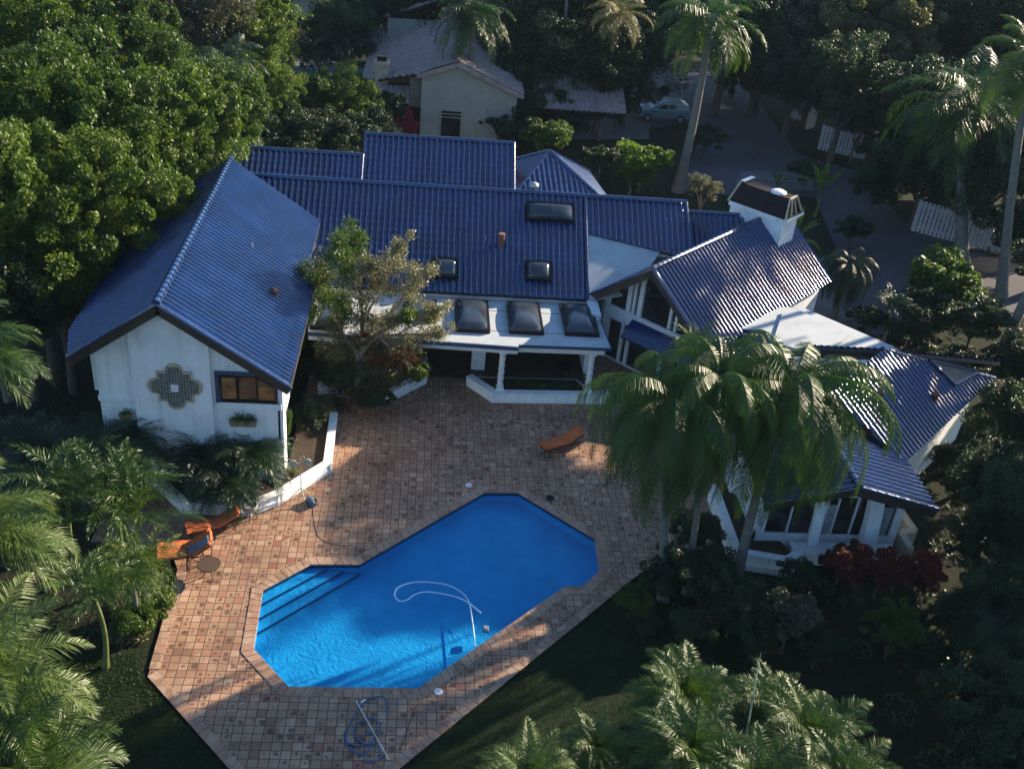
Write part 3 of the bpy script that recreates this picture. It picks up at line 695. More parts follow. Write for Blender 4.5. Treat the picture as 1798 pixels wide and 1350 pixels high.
caps('verge_cap', (RX2, 29.08, rz2 + .03), (19.2, 29.08, EZ2 + .03), .10, M['roof'], g1, up=(.26, 0, .96)); caps('verge_cap', (RX2, 29.08, rz2 + .03), (12.7, 29.08, EZ2 + .03), .10, M['roof'], g2, up=(-.26, 0, .96))
fascia(g1, (RX2, 29.12, rz2 - .04), (19.2, 29.12, EZ2 - .04), .34); fascia(g2, (RX2, 29.12, rz2 - .04), (12.7, 29.12, EZ2 - .04), .34)
# dormer notch light on the slope
n3 = (NN * SL + Vector((0, 0, 1))).normalized(); T3 = [atP(*q, O3, n3) for q in ((1628, 636), (1672, 678), (1712, 656))]
mb = MB(); mb.prism([v + n3 * .12 for v in T3], n3 * .05); dmr = obj('roof_hatch', mb, M['hatch'], H)
mb = MB()
for i in range(3): mb.bar(T3[i] + n3 * .14, T3[(i + 1) % 3] + n3 * .14, .10, .16, up=n3)
obj('hatch_frame', mb, M['bluetrim'], dmr)
for q in ((1543, 700), (1640, 703)):
    p = atP(*q, O3, (NN * SL + Vector((0, 0, 1)))); mb = MB(); mb.tube([p - Vector((0, 0, .1)), p + Vector((0, 0, .34)), p + Vector((-.08, -.1, .42))], [.13, .13, .12], 10); obj('vent_pipe', mb, M['clay'], H)
# walls of the right wing
mb = MB(); yw = 30.6
def g3(x): return rz2 - .18 - SL2 * abs(x - RX2)
mb.prism([(13.3, yw, 2.75), (18.9, yw, 2.75), (18.9, yw, g3(18.9)), (RX2, yw, g3(RX2)), (13.3, yw, g3(13.3))], (0, .25, 0))
for x0, x1 in ((13.3, 13.6), (15.4, 15.85), (17.45, 17.95), (18.6, 18.9)): mb.box((x0, yw - .02, 0), (x1, yw + .27, 2.75))
mb.box((13.3, yw, 0), (18.9, yw + .25, .85)); mb.box((18.65, yw + .25, 0), (18.9, 35, 3.2)); mb.box((13.3, yw + .25, 0), (13.55, 38, 3.2))
mb.prism([P3(37.2, AE - .5, 0), P3(45.6, AE - .5, 0), P3(45.6, AE - .5, 3.25), P3(37.2, AE - .5, 3.25)], NN * -.25)
mb.prism([P3(45.4, AE - .76, 0), P3(45.4, AE - 6, 0), P3(45.4, AE - 6, 3.25), P3(45.4, AE - .76, 3.25)], EE * -.25)
obj('wing_wall', mb, M['stucco'], H)
mb = MB(); mb.box((13.6, yw + .1, .85), (18.6, yw + .13, 2.75)); wo = obj('window', mb, M['glass'], H)
cm = simple('pale_curtain', (.30, .34, .34), .8)
for q in (((15.88, yw + .06, .86), (16.2, yw + .08, 2.28)), ((17.98, yw + .058, .88), (18.5, yw + .08, 2.26))): mb = MB(); mb.box(*q); obj('curtain', mb, cm, wo)
mb = MB()
for a, b in (((13.6, .84), (18.6, .84)), ((13.6, 2.74), (18.6, 2.74)), ((14.5, .85), (14.5, 2.74)), ((16.25, .85), (16.25, 2.74)), ((17.0, .85), (17.0, 2.74))): mb.bar((a[0], yw + .05, a[1]), (b[0], yw + .05, b[1]), .07, .07)
obj('window_frame', mb, M['white'], wo)
# slanted buttress column and projecting sill of the right wing
mb = MB(); mb.prism([(17.3, 29.75, 0), (17.85, 29.75, 0), (17.85, 30.3, 2.9), (17.3, 30.3, 2.9)], (0, .35, 0)); obj('buttress', mb, M['stucco'], H); mb = MB(); mb.prism([(15.2, 29.9, .9), (15.55, 29.9, .9), (15.55, 30.3, 2.9), (15.2, 30.3, 2.9)], (0, .2, 0)); obj('buttress', mb, M['stucco'], H)
mb = MB(); mb.box((14.6, 29.65, .62), (18.7, 30.33, .74)); mb.box((14.7, 29.8, 0), (18.6, 30.34, .62)); obj('bay_sill', mb, M['stucco'], H, bevel=.02)
PL4 = thing('planter', 'white angled planter wall behind the two tall palm trunks', 'planter', (12.6, 30.5, 0))
kerbwall('planter_wall', [(12.35, 33.6), (12.35, 29.6), (14.2, 29.2), (14.7, 29.6)], .75, .25, M['stucco'], PL4)
mb = MB(); mb.flat([(12.5, 33.6), (12.5, 29.7), (14.2, 29.35), (14.6, 29.9), (13.2, 33.6)], .02, .5); obj('soil', mb, M['soil'], PL4)
PL5 = thing('garden_wall', 'stepped cream garden wall catching sun at the far right corner of the house', 'wall', (20.2, 31.5, 0))
mb = MB(); pts = [atZ(1580, 893, 1.0), atZ(1606, 930, 1.0), atZ(1583, 932, 1.0), atZ(1600, 962, 1.0)]
mb.bar(pts[0] - Vector((0, 0, .5)), pts[1] - Vector((0, 0, .5)), .3, 1.0); mb.bar(pts[1] - Vector((0, 0, .503)), pts[2] - Vector((0, 0, .503)), .3, .99); mb.bar(pts[2] - Vector((0, 0, .506)), pts[3] - Vector((0, 0, .506)), .28, .98)
obj('wall', mb, M['nwall'], PL5)
# flat roof between the wings
mb = MB(); mb.flat([(15.0, 42.6), (16.3, 42.55), (16.3, 37.5), (19.3, 37.4), (22.3, 41.6), (19.0, 45.2), (17.8, 45.1)], 3.25, 3.42); fr_ = obj('flat_roof', mb, M['flatroof'], H)
mb = MB(); mb.flat([(16.35, 41.3), (18.2, 39.9), (20.4, 42.3), (18.6, 44.6), (17.7, 44.4)], 3.42, 3.56); obj('raised_deck', mb, M['flatroof'], fr_)
mb = MB(); mb.bar((15.0, 42.57, 3.3), (16.28, 42.52, 3.3), .05, .16); mb.bar((16.27, 42.5, 3.3), (16.27, 37.5, 3.3), .05, .16); obj('gutter', mb, M['bluetrim'], fr_)
roof_slope('tiled_roof', (0, 42.5, 3.15), (1, 0, 0), (0, -.9, -.43), [(13.4, 0), (16.25, 0), (16.25, 2.4), (13.4, 2.4)], M['roof'], H, seed=60)
mb = MB(); mb.box((13.6, 38, 0), (13.85, 42, 2.2)); mb.box((16.4, 38, 0), (19, 38.3, 3.25)); mb.box((13.6, 42.0, 0), (16.2, 42.2, 3.0)); obj('side_wall', mb, M['stucco'], H)
# hanging planter boxes on the gable wall
for nm, x0, x1, z, lb in (('planter_box', -7.0, -5.95, 3.0, 'long planter box with green ferns hung on the white wall under the slanted window'), ('planter_box', -11.05, -10.55, 3.05, 'small round-bellied planter hung on the left end of the white gable wall')):
    t_ = thing(nm, lb, 'planter', ((x0 + x1) / 2, YW - .2, z))
    mb = MB(); yb = YW + .04 if x0 > -8 else YW + .06
    mb.prism([(x0, yb - .34, z + .28), (x1, yb - .34, z + .28), (x1 - .06, yb - .26, z), (x0 + .06, yb - .26, z)], (0, .24, 0)); obj('box', mb, M['boxc'], t_)
    leafbits = t_
    if x0 > -8: PB1 = t_
    else: PB2 = t_

mb = MB()
for y in (41.9, 43.9): mb.box((-4.8, y, PZ), (8.4, y + .05, PZ + .006))
mb.box((1.2, 41.2, PZ), (1.26, 45, PZ + .008)); obj('roof_seams', mb, M['kerb'] if 'kerb' in M else M['white'], pf)

mb = MB(); mb.flat([(-2.1, 42.5), (2.5, 42.4), (8.1, 42.6), (8.1, 45.4), (-2.1, 45.4)], .0, .13); obj('porch_floor', mb, M['porchshade'], H)  # step slab; its dark brown stands in for the porch shade
mb = MB(); mb.box((-2.1, 45.38, 2.2), (8.1, 45.44, 2.55)); obj('door_valance', mb, M['fascia'], H)
# ------------------------------------------------------------------ ground, deck, pool
mb = MB(); N = 40
vs = []; fs = []
POOL = [(2.94, 33.69), (4.34, 33.77), (7.18, 31.0), (7.14, 29.1), (6.41, 28.24), (5.72, 28.18), (.51, 23.26), (-3.6, 23.23), (-4.94, 24.82), (-5.05, 27.64), (-3.53, 29.05), (-1.79, 29.13)]
def ring_mesh(outer, hole, z):
    bm = bmesh.new()
    ev = []
    for L in (outer, hole):
        vv = [bm.verts.new((p[0], p[1], z)) for p in L]
        for i in range(len(vv)): ev.append(bm.edges.new((vv[i], vv[(i + 1) % len(vv)])))
    bmesh.ops.triangle_fill(bm, edges=ev, use_beauty=True)
    for f in bm.faces:
        if f.normal.z < 0: f.normal_flip()
    bm.verts.ensure_lookup_table()
    mb = MB(); mb.add([tuple(v.co) for v in bm.verts], [[v.index for v in f.verts] for f in bm.faces]); bm.free(); return mb
def off_poly(P, d):
    n = len(P); out = []
    for i in range(n):
        p0, p1, p2 = Vector(P[i - 1]), Vector(P[i]), Vector(P[(i + 1) % n])
        e1 = (p1 - p0).normalized(); e2 = (p2 - p1).normalized()
        n1 = Vector((e1.y, -e1.x)); n2 = Vector((e2.y, -e2.x)); b = (n1 + n2).normalized()
        out.append(tuple(p1 + b * (-d / max(.4, b.dot(n1)))))
    return out
area = sum(POOL[i - 1][0] * POOL[i][1] - POOL[i][0] * POOL[i - 1][1] for i in range(len(POOL))) / 2
SGN = 1 if area < 0 else -1
def poff(d): return off_poly(POOL, d * SGN)
if (Vector(poff(.3)[0]) - Vector((1, 28))).length < (Vector(POOL[0]) - Vector((1, 28))).length: SGN = -SGN
big = [(-400, -150), (500, -150), (500, 700), (-400, 700)]
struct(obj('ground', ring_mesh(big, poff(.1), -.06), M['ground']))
DECK = [(-7.98, 23.62), (-4.6, 19.9), (-4.6, 17.5), (-2.7, 17.5), (7.9, 28.35), (9.2, 29.6), (12.2, 31.0), (13.5, 36), (13.5, 45.6), (-5, 45.6), (-5, 33.6), (-11.5, 33.6), (-11.5, 29.9), (-8.6, 29.6), (-8.1, 28.5)]
deck = ring_mesh(DECK, poff(.30), 0)
struct(obj('patio', deck, M['deck']))
mb = MB()
for i in range(len(DECK)):
    a, b = DECK[i], DECK[(i + 1) % len(DECK)]; mb.sheet([(a[0], a[1], 0), (a[0], a[1], -.3), (b[0], b[1], -.3), (b[0], b[1], 0)])
struct(obj('patio_edge', mb, M['fascia']))
# border course along the open edges
mb = MB()
for a, b in (((-7.98, 23.62), (-4.6, 19.9)), ((-2.7, 17.5), (7.9, 28.35)), ((-8.1, 28.5), (-7.98, 23.62))):
    a, b = Vector((*a, 0)), Vector((*b, 0)); d = (b - a).normalized(); s = Vector((-d.y, d.x, 0)); n = int((b - a).length / .33)
    for i in range(n):
        p = a + d * (i * .33 + .01); q = a + d * (i * .33 + .32)
        mb.prism([p + s * -.03, q + s * -.03, q + s * .30, p + s * .30], (0, 0, .012 + .004 * (i % 3)))
struct(obj('border_tiles', mb, M['stone']))
# coping stones
mb = MB(); Po, Pi = poff(.36), poff(-.04)
for i in range(len(POOL)):
    a0, a1, b0, b1 = Vector(Po[i]), Vector(Po[(i + 1) % 12]), Vector(Pi[i]), Vector(Pi[(i + 1) % 12])
    n = max(1, round((a1 - a0).length / .31))
    for k in range(n):
        t0, t1 = (k + .025) / n, (k + .975) / n
        q = [a0.lerp(a1, t0), a0.lerp(a1, t1), b0.lerp(b1, t1), b0.lerp(b1, t0)]
        mb.prism([(*v, -.03) for v in q], (0, 0, .05 + .004 * ((k * 7 + i) % 3)))
coping = struct(obj('pool_coping', mb, M['stone'], bevel=.008))
PD = -.52; inner = poff(0)
mb = MB()
for i in range(12):
    a, b = inner[i], inner[(i + 1) % 12]; mb.sheet([(a[0], a[1], -.02), (b[0], b[1], -.02), (b[0], b[1], PD - .02), (a[0], a[1], PD - .02)])
mb.sheet([(p[0], p[1], PD) for p in inner])
struct(obj('pool_basin', mb, M['pool']))
mb = MB(); wl_ = poff(-.012)
for i in range(12):
    a, b = wl_[i], wl_[(i + 1) % 12]; mb.sheet([(a[0], a[1], -.03), (b[0], b[1], -.03), (b[0], b[1], -.17), (a[0], a[1], -.17)])
struct(obj('waterline_tiles', mb, simple('navy_waterline_tile', (.012, .035, .09), .3, var=.4, scale=8)))
mb = MB()
a, b = Vector(POOL[9]), Vector(POOL[10]); a = Vector(POOL[9]) ; 
# three long steps across the upper-left corner (dark nosing tiles)
for k in range(3):
    o_ = .42 * (k + 1); p0 = Vector((-5.05, 27.64 - o_ * 1.414)); p1 = Vector((-3.53 + o_ * 1.414 + (0 if k else 0), 29.05))
    mb.flat([(-5.05, 27.60), (p0.x, p0.y), (p1.x, p1.y - .02), (-3.53, 29.03)], PD + .01, -.19 - .10 * k)
struct(obj('pool_steps', mb, M['pool']))
mb = MB()
for k in range(3):
    o_ = .42 * (k + 1); p0 = Vector((-5.03, 27.64 - o_ * 1.414, -.185 - .10 * k)); p1 = Vector((-3.53 + o_ * 1.414, 29.0, -.185 - .10 * k)); mb.bar(p0, p1, .07, .02)
struct(obj('step_nosing', mb, simple('navy_nosing_tile', (.01, .03, .09), .4)))
mb = MB(); mb.sheet([(p[0], p[1], -.10) for p in poff(.0)]); struct(obj('water', mb, M['water']))
# lawn
lawnA = [(-12, 12), (-5, 14), (-4.7, 19.8), (-8.1, 23.6), (-8.6, 24.6), (-12, 24.2)]
lawnB = [(-2.6, 12), (12, 12), (15, 20), (12.2, 25), (9.2, 27.7), (7.95, 28.2), (-2.6, 17.4)]
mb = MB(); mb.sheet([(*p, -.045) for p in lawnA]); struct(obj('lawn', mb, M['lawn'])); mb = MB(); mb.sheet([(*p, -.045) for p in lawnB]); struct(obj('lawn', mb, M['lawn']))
# driveway and roads at the back right
mb = MB(); pts = [(1190, 335), (1225, 250), (1205, 215), (1100, 235), (1075, 170), (1150, 125), (1290, 130), (1330, 180), (1400, 270), (1500, 300), (1600, 400), (1798, 470), (1830, 560), (1640, 560), (1540, 590), (1440, 560), (1470, 440), (1430, 345), (1300, 345)]
mb.sheet([tuple(atZ(*p, -.04)) for p in pts]); struct(obj('driveway', mb, M['road']))
mb = MB(); a, b = atZ(1300, 312, 0), atZ(1415, 322, 0); mb.bar(a, b, .55, .12); struct(obj('kerb', mb, M['kerb']))
mb = MB(); mb.sheet([tuple(atZ(*p, -.035)) for p in ((1370, 480), (1475, 440), (1500, 560), (1420, 580))]); mb.sheet([tuple(atZ(*p, -.037)) for p in ((1290, 330), (1300, 300), (1420, 305), (1430, 335))]); struct(obj('pathway', mb, M['kerb']))
mb = MB(); mb.sheet([tuple(atZ(*p, -.03)) for p in ((505, 105), (580, 102), (650, 125), (600, 145), (510, 130))]); mb.sheet([tuple(atZ(*p, -.032)) for p in ((1010, 195), (1140, 195), (1140, 245), (1000, 245))]); struct(obj('pavement', mb, M['pale']))

# ------------------------------------------------------------------ neighbour's house
NB = thing('neighbour_house', 'cream house with faded pink barrel-tile gables beyond the garden at the top', 'house', (1, 82, 0))
def nroof(poly, rib=.34, seed=0, name='tiled_roof'):
    """pink tiled slope from its 3D corners; the first edge is the top"""
    P = [Vector(p) for p in poly]; e = (P[1] - P[0]); e.z = 0; e.normalize()
    n = (P[1] - P[0]).cross(P[2] - P[0]).normalized(); n = n if n.z > 0 else -n
    e = (e - n * e.dot(n)).normalized(); d = e.cross(n).normalized(); d = d if d.z < 0 else -d
    return roof_slope(name, P[0], e, d, [((p - P[0]).dot(e), (p - P[0]).dot(d)) for p in P], M['pink'], NB, rib=rib, course=.45, seed=seed, ns=5)
nroof([(2, 76.8, 6.2), (2, 92, 6.2), (-5.2, 92, 3.3), (-5.2, 80, 3.3), (-.9, 77.0, 5.02)], seed=71)
nroof([(2, 76.8, 6.2), (2, 92, 6.2), (7, 92, 4.1), (7, 76.8, 4.1)], seed=72)
nroof([(1.0, 92, 7.6), (1.0, 104, 7.6), (-4, 104, 5.6), (-4, 92, 5.6)], seed=73); nroof([(1.0, 92, 7.6), (1.0, 104, 7.6), (6, 104, 5.6), (6, 92, 5.6)], seed=74)
nroof([(-5.9, 93.2, 4.4), (-1.4, 93.2, 4.4), (-1.4, 90, 3.3), (-5.9, 90, 3.3)], rib=.4, seed=75)
nroof([(-4, 78.8, 3.6), (-1.5, 78.8, 3.6), (-1.5, 76.6, 2.9), (-4.2, 76.6, 2.9)], rib=.4, seed=76)
nroof([(8, 82, 4.6), (15, 82, 4.6), (15, 77.5, 3.0), (8, 77.5, 3.0)], rib=.4, seed=77)
caps('ridge_cap', (2, 76.7, 6.3), (2, 92, 6.3), .14, M['pink'], NB); 
fascia(NB, (2, 76.75, 6.15), (-.95, 76.95, 5.0), .3, .06, M['pink']); fascia(NB, (2, 76.75, 6.15), (7, 76.75, 4.05), .3, .06, M['pink'])
mb = MB(); mb.prism([(-.6, 77.4, 0), (6.5, 77.4, 0), (6.5, 77.4, 4.2), (2, 77.4, 6.0), (-.6, 77.4, 4.95)], (0, .3, 0)); mb.box((-3.9, 77.8, 0), (-1.5, 78.1, 3.1)); mb.box((-1.5, 79, 2.0), (-.6, 79.3, 4.6)); mb.box((-5, 78.1, 0), (-4.7, 100, 3.3)); mb.box((-3.8, 91.9, 3.2), (5.5, 92.2, 5.6)); mb.box((6.3, 77.7, 0), (6.6, 100, 4.2)); mb.box((-5.6, 92.6, 0), (-1.6, 92.9, 3.4))
obj('house_wall', mb, M['nwall'], NB)
mb = MB(); mb.box((.95, 77.3, .4), (2.45, 77.39, 2.4)); wo = obj('window', mb, M['glass'], NB)
mb = MB()
for z in (.4, 1.9, 2.15, 2.4): mb.box((.9, 77.25, z - .03), (2.5, 77.299, z + .03))
for x in (.93, 2.47): mb.box((x - .04, 77.24, .4), (x + .04, 77.298, 2.4))
obj('window_frame', mb, M['nwall'], wo)
mb = MB(); mb.box((-1.5, 79.2, 0), (-.62, 79.4, 2.3)); obj('doorway', mb, M['black'], NB)
mb = MB(); mb.box((-4.15, 79.1, 2.8), (-3.15, 79.9, 5.2)); mb.box((-4.25, 79.0, 4.95), (-3.05, 80.0, 5.15)); nc_ = obj('chimney', mb, M['straw'], NB); mb = MB(); mb.box((-4.0, 79.2, 5.2), (-3.3, 79.8, 5.55)); obj('chimney_cap', mb, M['black'], nc_)

# a second villa's brown roof at the top edge
NB2 = thing('distant_house', 'brown-roofed house barely showing at the very top edge', 'house', (-9, 122, 0))
mb = MB(); c = atZ(610, 2, 3.5); mb.prism([(c.x - 7, c.y, 3.6), (c.x + 9, c.y, 3.6), (c.x + 9, c.y + 5, 5.4), (c.x - 7, c.y + 5, 5.4)], (0, 0, -.2)); obj('roof', mb, M['wood'], NB2); mb = MB(); mb.box((c.x - 6, c.y + .6, 0), (c.x + 8, c.y + 8, 3.3)); obj('house_wall', mb, M['nwall'], NB2)

# ------------------------------------------------------------------ car
CAR = thing('parked_car', 'teal grey sport utility vehicle parked in shade beside the driveway', 'car', (19.9, 87.0, 0), R(2))
CL, CW = 4.7, 1.85
body = [(-2.35, .35), (-2.32, .75), (-2.1, .95), (-1.2, 1.08), (2.2, 1.12), (2.33, .95), (2.36, .5), (2.3, .35)]
mb = MB(); mb.prism([(x, -CW / 2, z) for x, z in body], (0, CW, 0)); bd = obj('body', mb, M['tealcar'], CAR, local=True, bevel=.07)
cab = [(-1.15, 1.06), (-.35, 1.58), (.2, 1.66), (1.5, 1.64), (2.0, 1.5), (2.22, 1.1)]
mb = MB(); vs = [(x, -CW / 2 + .05 + (z - 1.06) * .22, z) for x, z in cab] + [(x, CW / 2 - .05 - (z - 1.06) * .22, z) for x, z in cab]; n = 6
mb.add(vs, [tuple(range(n)), tuple(range(2 * n - 1, n - 1, -1))] + [(i, i + n, (i + 1) % n + n, (i + 1) % n) for i in range(n)]); cb = obj('cabin', mb, M['tealcar'], CAR, local=True, bevel=.05)
for sy in (-1, 1):
    mb = MB()
    for q in (((-.75, 1.14), (-.25, 1.50), (.25, 1.54), (.25, 1.14)), ((.32, 1.14), (.32, 1.54), (1.15, 1.54), (1.2, 1.14)), ((1.28, 1.14), (1.24, 1.53), (1.55, 1.50), (1.85, 1.2))):
        mb.add([(x, sy * (CW / 2 - .035 - (z - 1.06) * .22), z) for x, z in q], [(0, 1, 2, 3)])
    obj('side_window', mb, M['glass'], CAR, local=True)
    mb = MB(); mb.bar((-.3, sy * .72, 1.70), (1.7, sy * .72, 1.70), .05, .05); obj('roof_rail', mb, M['metal'], CAR, local=True)
    mb = MB(); mb.box((2.22, sy * .75 - .14, .82), (2.40, sy * .75 + .14, 1.08)); obj('tail_light', mb, M['redtail'], CAR, local=True)
    for x in (-1.45, 1.4):
        mb = MB(); mb.tube([(x, sy * .72, .35), (x, sy * .94, .35)], .35, 20); wh = obj('wheel', mb, M['rubber'], CAR, local=True)
        mb = MB(); mb.tube([(x, sy * .93, .35), (x, sy * .955, .35)], .21, 12); obj('wheel_rim', mb, M['metal'], wh, local=True)
mb = MB(); mb.add([(2.03, -.7, 1.48), (2.03, .7, 1.48), (2.24, .78, 1.14), (2.24, -.78, 1.14)], [(0, 1, 2, 3)]); mb.add([(-.40, -.68, 1.56), (-.40, .68, 1.56), (-1.12, .8, 1.12), (-1.12, -.8, 1.12)], [(3, 2, 1, 0)]); mb.v = [(x + (.03 if x > 0 else -.03), y, z + .02) for x, y, z in mb.v]; obj('windscreen', mb, M['glass'], CAR, local=True)
mb = MB(); mb.box((2.3, -.85, .38), (2.44, .85, .58)); obj('bumper', mb, M['dark'], CAR, local=True, bevel=.03)

# ------------------------------------------------------------------ fences
def fence(pts, h, label):
    t_ = thing('picket_fence', label, 'fence', tuple(Vector((*pts[0], 0))), 0, 'white picket fence panels by the driveway')
    for k in range(len(pts) - 1):
        a, b = Vector((*pts[k], 0)), Vector((*pts[k + 1], 0)); d = (b - a); L = d.length; d.normalize(); s = Vector((-d.y, d.x, 0))
        mb = MB(); n = int(L / .28); rnd = random.Random(k)
        for i in range(n):
            p = a + d * (i * .28 + .02); hh = h + rnd.uniform(-.03, .03); mb.prism([p - s * .012, p + d * .22 - s * .012, p + d * .22 + s * .012, p + s * .012], (0, 0, hh))
        obj('picket_panel', mb, M['fence'], t_)
        mb = MB()
        for z in (.35, h - .3): mb.bar(a + s * .05 + Vector((0, 0, z)), b + s * .05 + Vector((0, 0, z)), .05, .09)
        obj('rail', mb, M['fence'], t_)
        for q in (a, b): mb = MB(); mb.bar(q + s * .09, q + s * .09 + Vector((0, 0, h + .05)), .12, .12, up=(1, 0, 0)); obj('post', mb, M['fence'], t_)
def g2(*p): v = atZ(*p, 0); return (v.x, v.y)
fence([g2(1436, 262), g2(1515, 280)], 2.0, 'short white picket fence panel catching light beside the driveway')
fence([g2(1600, 405), g2(1740, 442), g2(1840, 462)], 2.2, 'long white picket fence running behind the tall right-hand palm trunks')
fence([g2(1383, 205), g2(1402, 212)], 2.2, 'narrow picket panel in deep shade left of the lit fence panel')
fence([g2(1416, 228), g2(1430, 224)], 1.9, 'very narrow picket panel nearest the lit fence panel')
fence([g2(1338, 152), g2(1365, 158)], 1.7, 'farthest faint picket panel behind the driveway bend')
mb = MB(); a, b = atZ(470, 42), atZ(540, 55)

# ------------------------------------------------------------------ patio things
def lounger(name, foot, head, label, back=.55, W_=.66):
    f, h = Vector((*foot, 0)), Vector((*head, 0)); ang = math.atan2(h.y - f.y, h.x - f.x)
    t_ = thing('sun_lounger', label, 'sun lounger', tuple((f + h) / 2), ang, None)
    L = 1.95; z = .36; xh = .25; bl = .78; bx = bl * math.cos(back); bz = bl * math.sin(back)
    mb = MB()
    prof = [(-L / 2, z), (xh, z), (xh + bx, z + bz)]
    n = 10; P = []
    for i in range(n + 1):
        s = i / n * (1.2 + bl)
        P.append((-L / 2 + s, z + .012 * math.sin(i * 2.1)) if s < 1.2 else (xh + (s - 1.2) * math.cos(back), z + (s - 1.2) * math.sin(back) + .01 * math.sin(i * 2)))
    th = .09
    vs = []; 
    for i, (x, zz) in enumerate(P):
        d = back * (1 if i / n * (1.2 + bl) > 1.2 else 0); puff = .02 * abs(math.sin(i * PI / 2.5))
        for y in (-W_ / 2, -W_ / 2 + .05, 0, W_ / 2 - .05, W_ / 2):
            e_ = 0 if abs(y) > W_ / 2 - .01 else 1; vs.append((x - math.sin(d) * th, y, zz + math.cos(d) * (th * (.7 + .3 * e_) + puff * e_)))
    m5 = 5; k0 = len(vs)
    for x, zz in P:
        for y in (-W_ / 2, -W_ / 2 + .05, 0, W_ / 2 - .05, W_ / 2): vs.append((x, y, zz))
    fs = []
    for i in range(n):
        for j in range(4):
            q = i * m5 + j; fs += [(q, q + 1, q + m5 + 1, q + m5), (k0 + q + m5, k0 + q + m5 + 1, k0 + q + 1, k0 + q)]
        for j in (0, 4): q = i * m5 + j; fs.append((q, q + m5, k0 + q + m5, k0 + q))
    for i in (0, n):
        for j in range(4): q = i * m5 + j; fs.append((q, q + 1, k0 + q + 1, k0 + q))
    mb.add(vs, fs, True); bm = None
    cu = obj('cushion', mb, M['orange'], t_, local=True)
    # rolled pillow at the head end hanging over the back
    mb = MB(); mb.tube([(xh + bx - .02, y, z + bz + .05 + .012 * math.sin(y * 20)) for y in np.linspace(-.3, .3, 7)], [.05, .07, .075, .075, .075, .07, .05], 10); obj('head_roll', mb, M['orange'], t_, local=True)
    mb = MB()
    for sy in (-1, 1):
        y = sy * (W_ / 2 + .02); mb.tube([(-L / 2, y, z), (xh, y, z), (L / 2 - .1, y, z)], .018, 6); mb.tube([(xh, y, z), (xh + bx, y, z + bz)], .018, 6)
        pts = [(xh - .1, y, z)] + [(xh + .22 + .2 * math.cos(a), y, z - .12 - .16 * math.sin(a)) for a in np.linspace(PI, 0, 7)]; mb.tube(pts, .012, 5)
    for x in (-L / 2, -.3, xh, L / 2 - .1): mb.tube([(x, -W_ / 2, z - .01), (x, W_ / 2, z - .01)], .014, 6)
    obj('frame', mb, M['dark'], t_, local=True)
    for x in (-L / 2 + .15, L / 2 - .25):
        for sy in (-1, 1): mb = MB(); mb.tube([(x, sy * W_ / 2, z), (x + .04, sy * (W_ / 2 + .03), 0)], .018, 6); obj('leg', mb, M['dark'], t_, local=True)
    return t_, z, xh, bx, bz, ang
lounger('l', (5.5, 36.55), (7.25, 37.45), 'lone orange sun lounger on the shaded patio beyond the pool', .42)
lounger('l', (-8.15, 30.35), (-6.42, 31.05), 'orange sun lounger with its back against the left planter wall', .50)
LT, z, xh, bx, bz, ang = lounger('l', (-8.75, 29.05), (-7.15, 29.4), 'orange lounger under a draped blue patterned towel, nearest the plants', .62, .92)
mb = MB(); N = 8; vs = []; fs = []
for i in range(N + 1):
    for j in range(5):
        t = .15 + i / N * .85; y = -.40 + .10 * j
        x_, z_ = (xh - .28 + t, z + .115) if t < .28 else (xh + (t - .28) * math.cos(.62), z + .115 + (t - .28) * math.sin(.62))
        vs.append((x_ - .03, y + .03 * math.sin(i), z_ + .012 * math.sin(i * 2.3 + j * 1.7) + .02))
for i in range(N):
    for j in range(4): q = i * 5 + j; fs.append((q, q + 1, q + 6, q + 5))
mb.add(vs, fs, True); tw = obj('towel', mb, M['towelb'], local=True); tw.location = LT.location; tw.rotation_euler = LT.rotation_euler
tag(tw, 'blue and white patterned towel draped over the back of an orange lounger', 'towel')
sm = tw.modifiers.new('thick', 'SOLIDIFY'); sm.thickness = .012
# round side table with scroll legs
TB = thing('side_table', 'round dark-topped side table with wrought-iron scroll legs by the lounger', 'table', (-6.95, 28.3, 0))
mb = MB(); mb.lathe((-6.95, 28.3, .50), [(.40, 0), (.42, .012), (.42, .03), (.40, .04)], 28); mb2 = obj('table_top', mb, M['brown'], TB)
mb = MB()
for k in range(4):
    a = k * PI / 2 + .5; c = Vector((-6.95, 28.3, 0)); d = Vector((math.cos(a), math.sin(a), 0)); mb.tube([c + d * .34 + Vector((0, 0, .5)), c + d * .16 + Vector((0, 0, .3)), c + d * .2 + Vector((0, 0, .12)), c + d * .36 + Vector((0, 0, .01)), c + d * .40 + Vector((0, 0, .07))], .014, 6)
obj('scroll_legs', mb, M['dark'], TB)
# iron scroll chair by the table
CH = thing('iron_chair', 'wrought-iron scroll armchair frame beside the patterned towel lounger', 'chair', (-7.5, 28.75, 0), R(20))
mb = MB()
for sy in (-1, 1):
    y = sy * .27; mb.tube([(.28, y, 0), (.27, y, .42), (.24, y, .62), (-.05, y, .66), (-.24, y, .60)], .013, 6); mb.tube([(-.3, y, 0), (-.25, y, .42), (-.36, y, .95)], .013, 6)
mb.tube([(-.36, -.27, .95), (-.38, 0, 1.05), (-.36, .27, .95)], .013, 6)
for x in (-.25, .27): mb.tube([(x, -.27, .42), (x, .27, .42)], .013, 6)
obj('frame', mb, M['dark'], CH, local=True)
mb = MB()
for i in range(6): mb.tube([(-.25, -.22 + i * .088, .425), (.27, -.22 + i * .088, .425)], .008, 4)
for i in range(-2, 3): mb.tube([(-.26, i * .09, .43), (-.33, i * .09, .75), (-.37, i * .09, 1.0)], .008, 4)
obj('seat_grid', mb, M['dark'], CH, local=True)
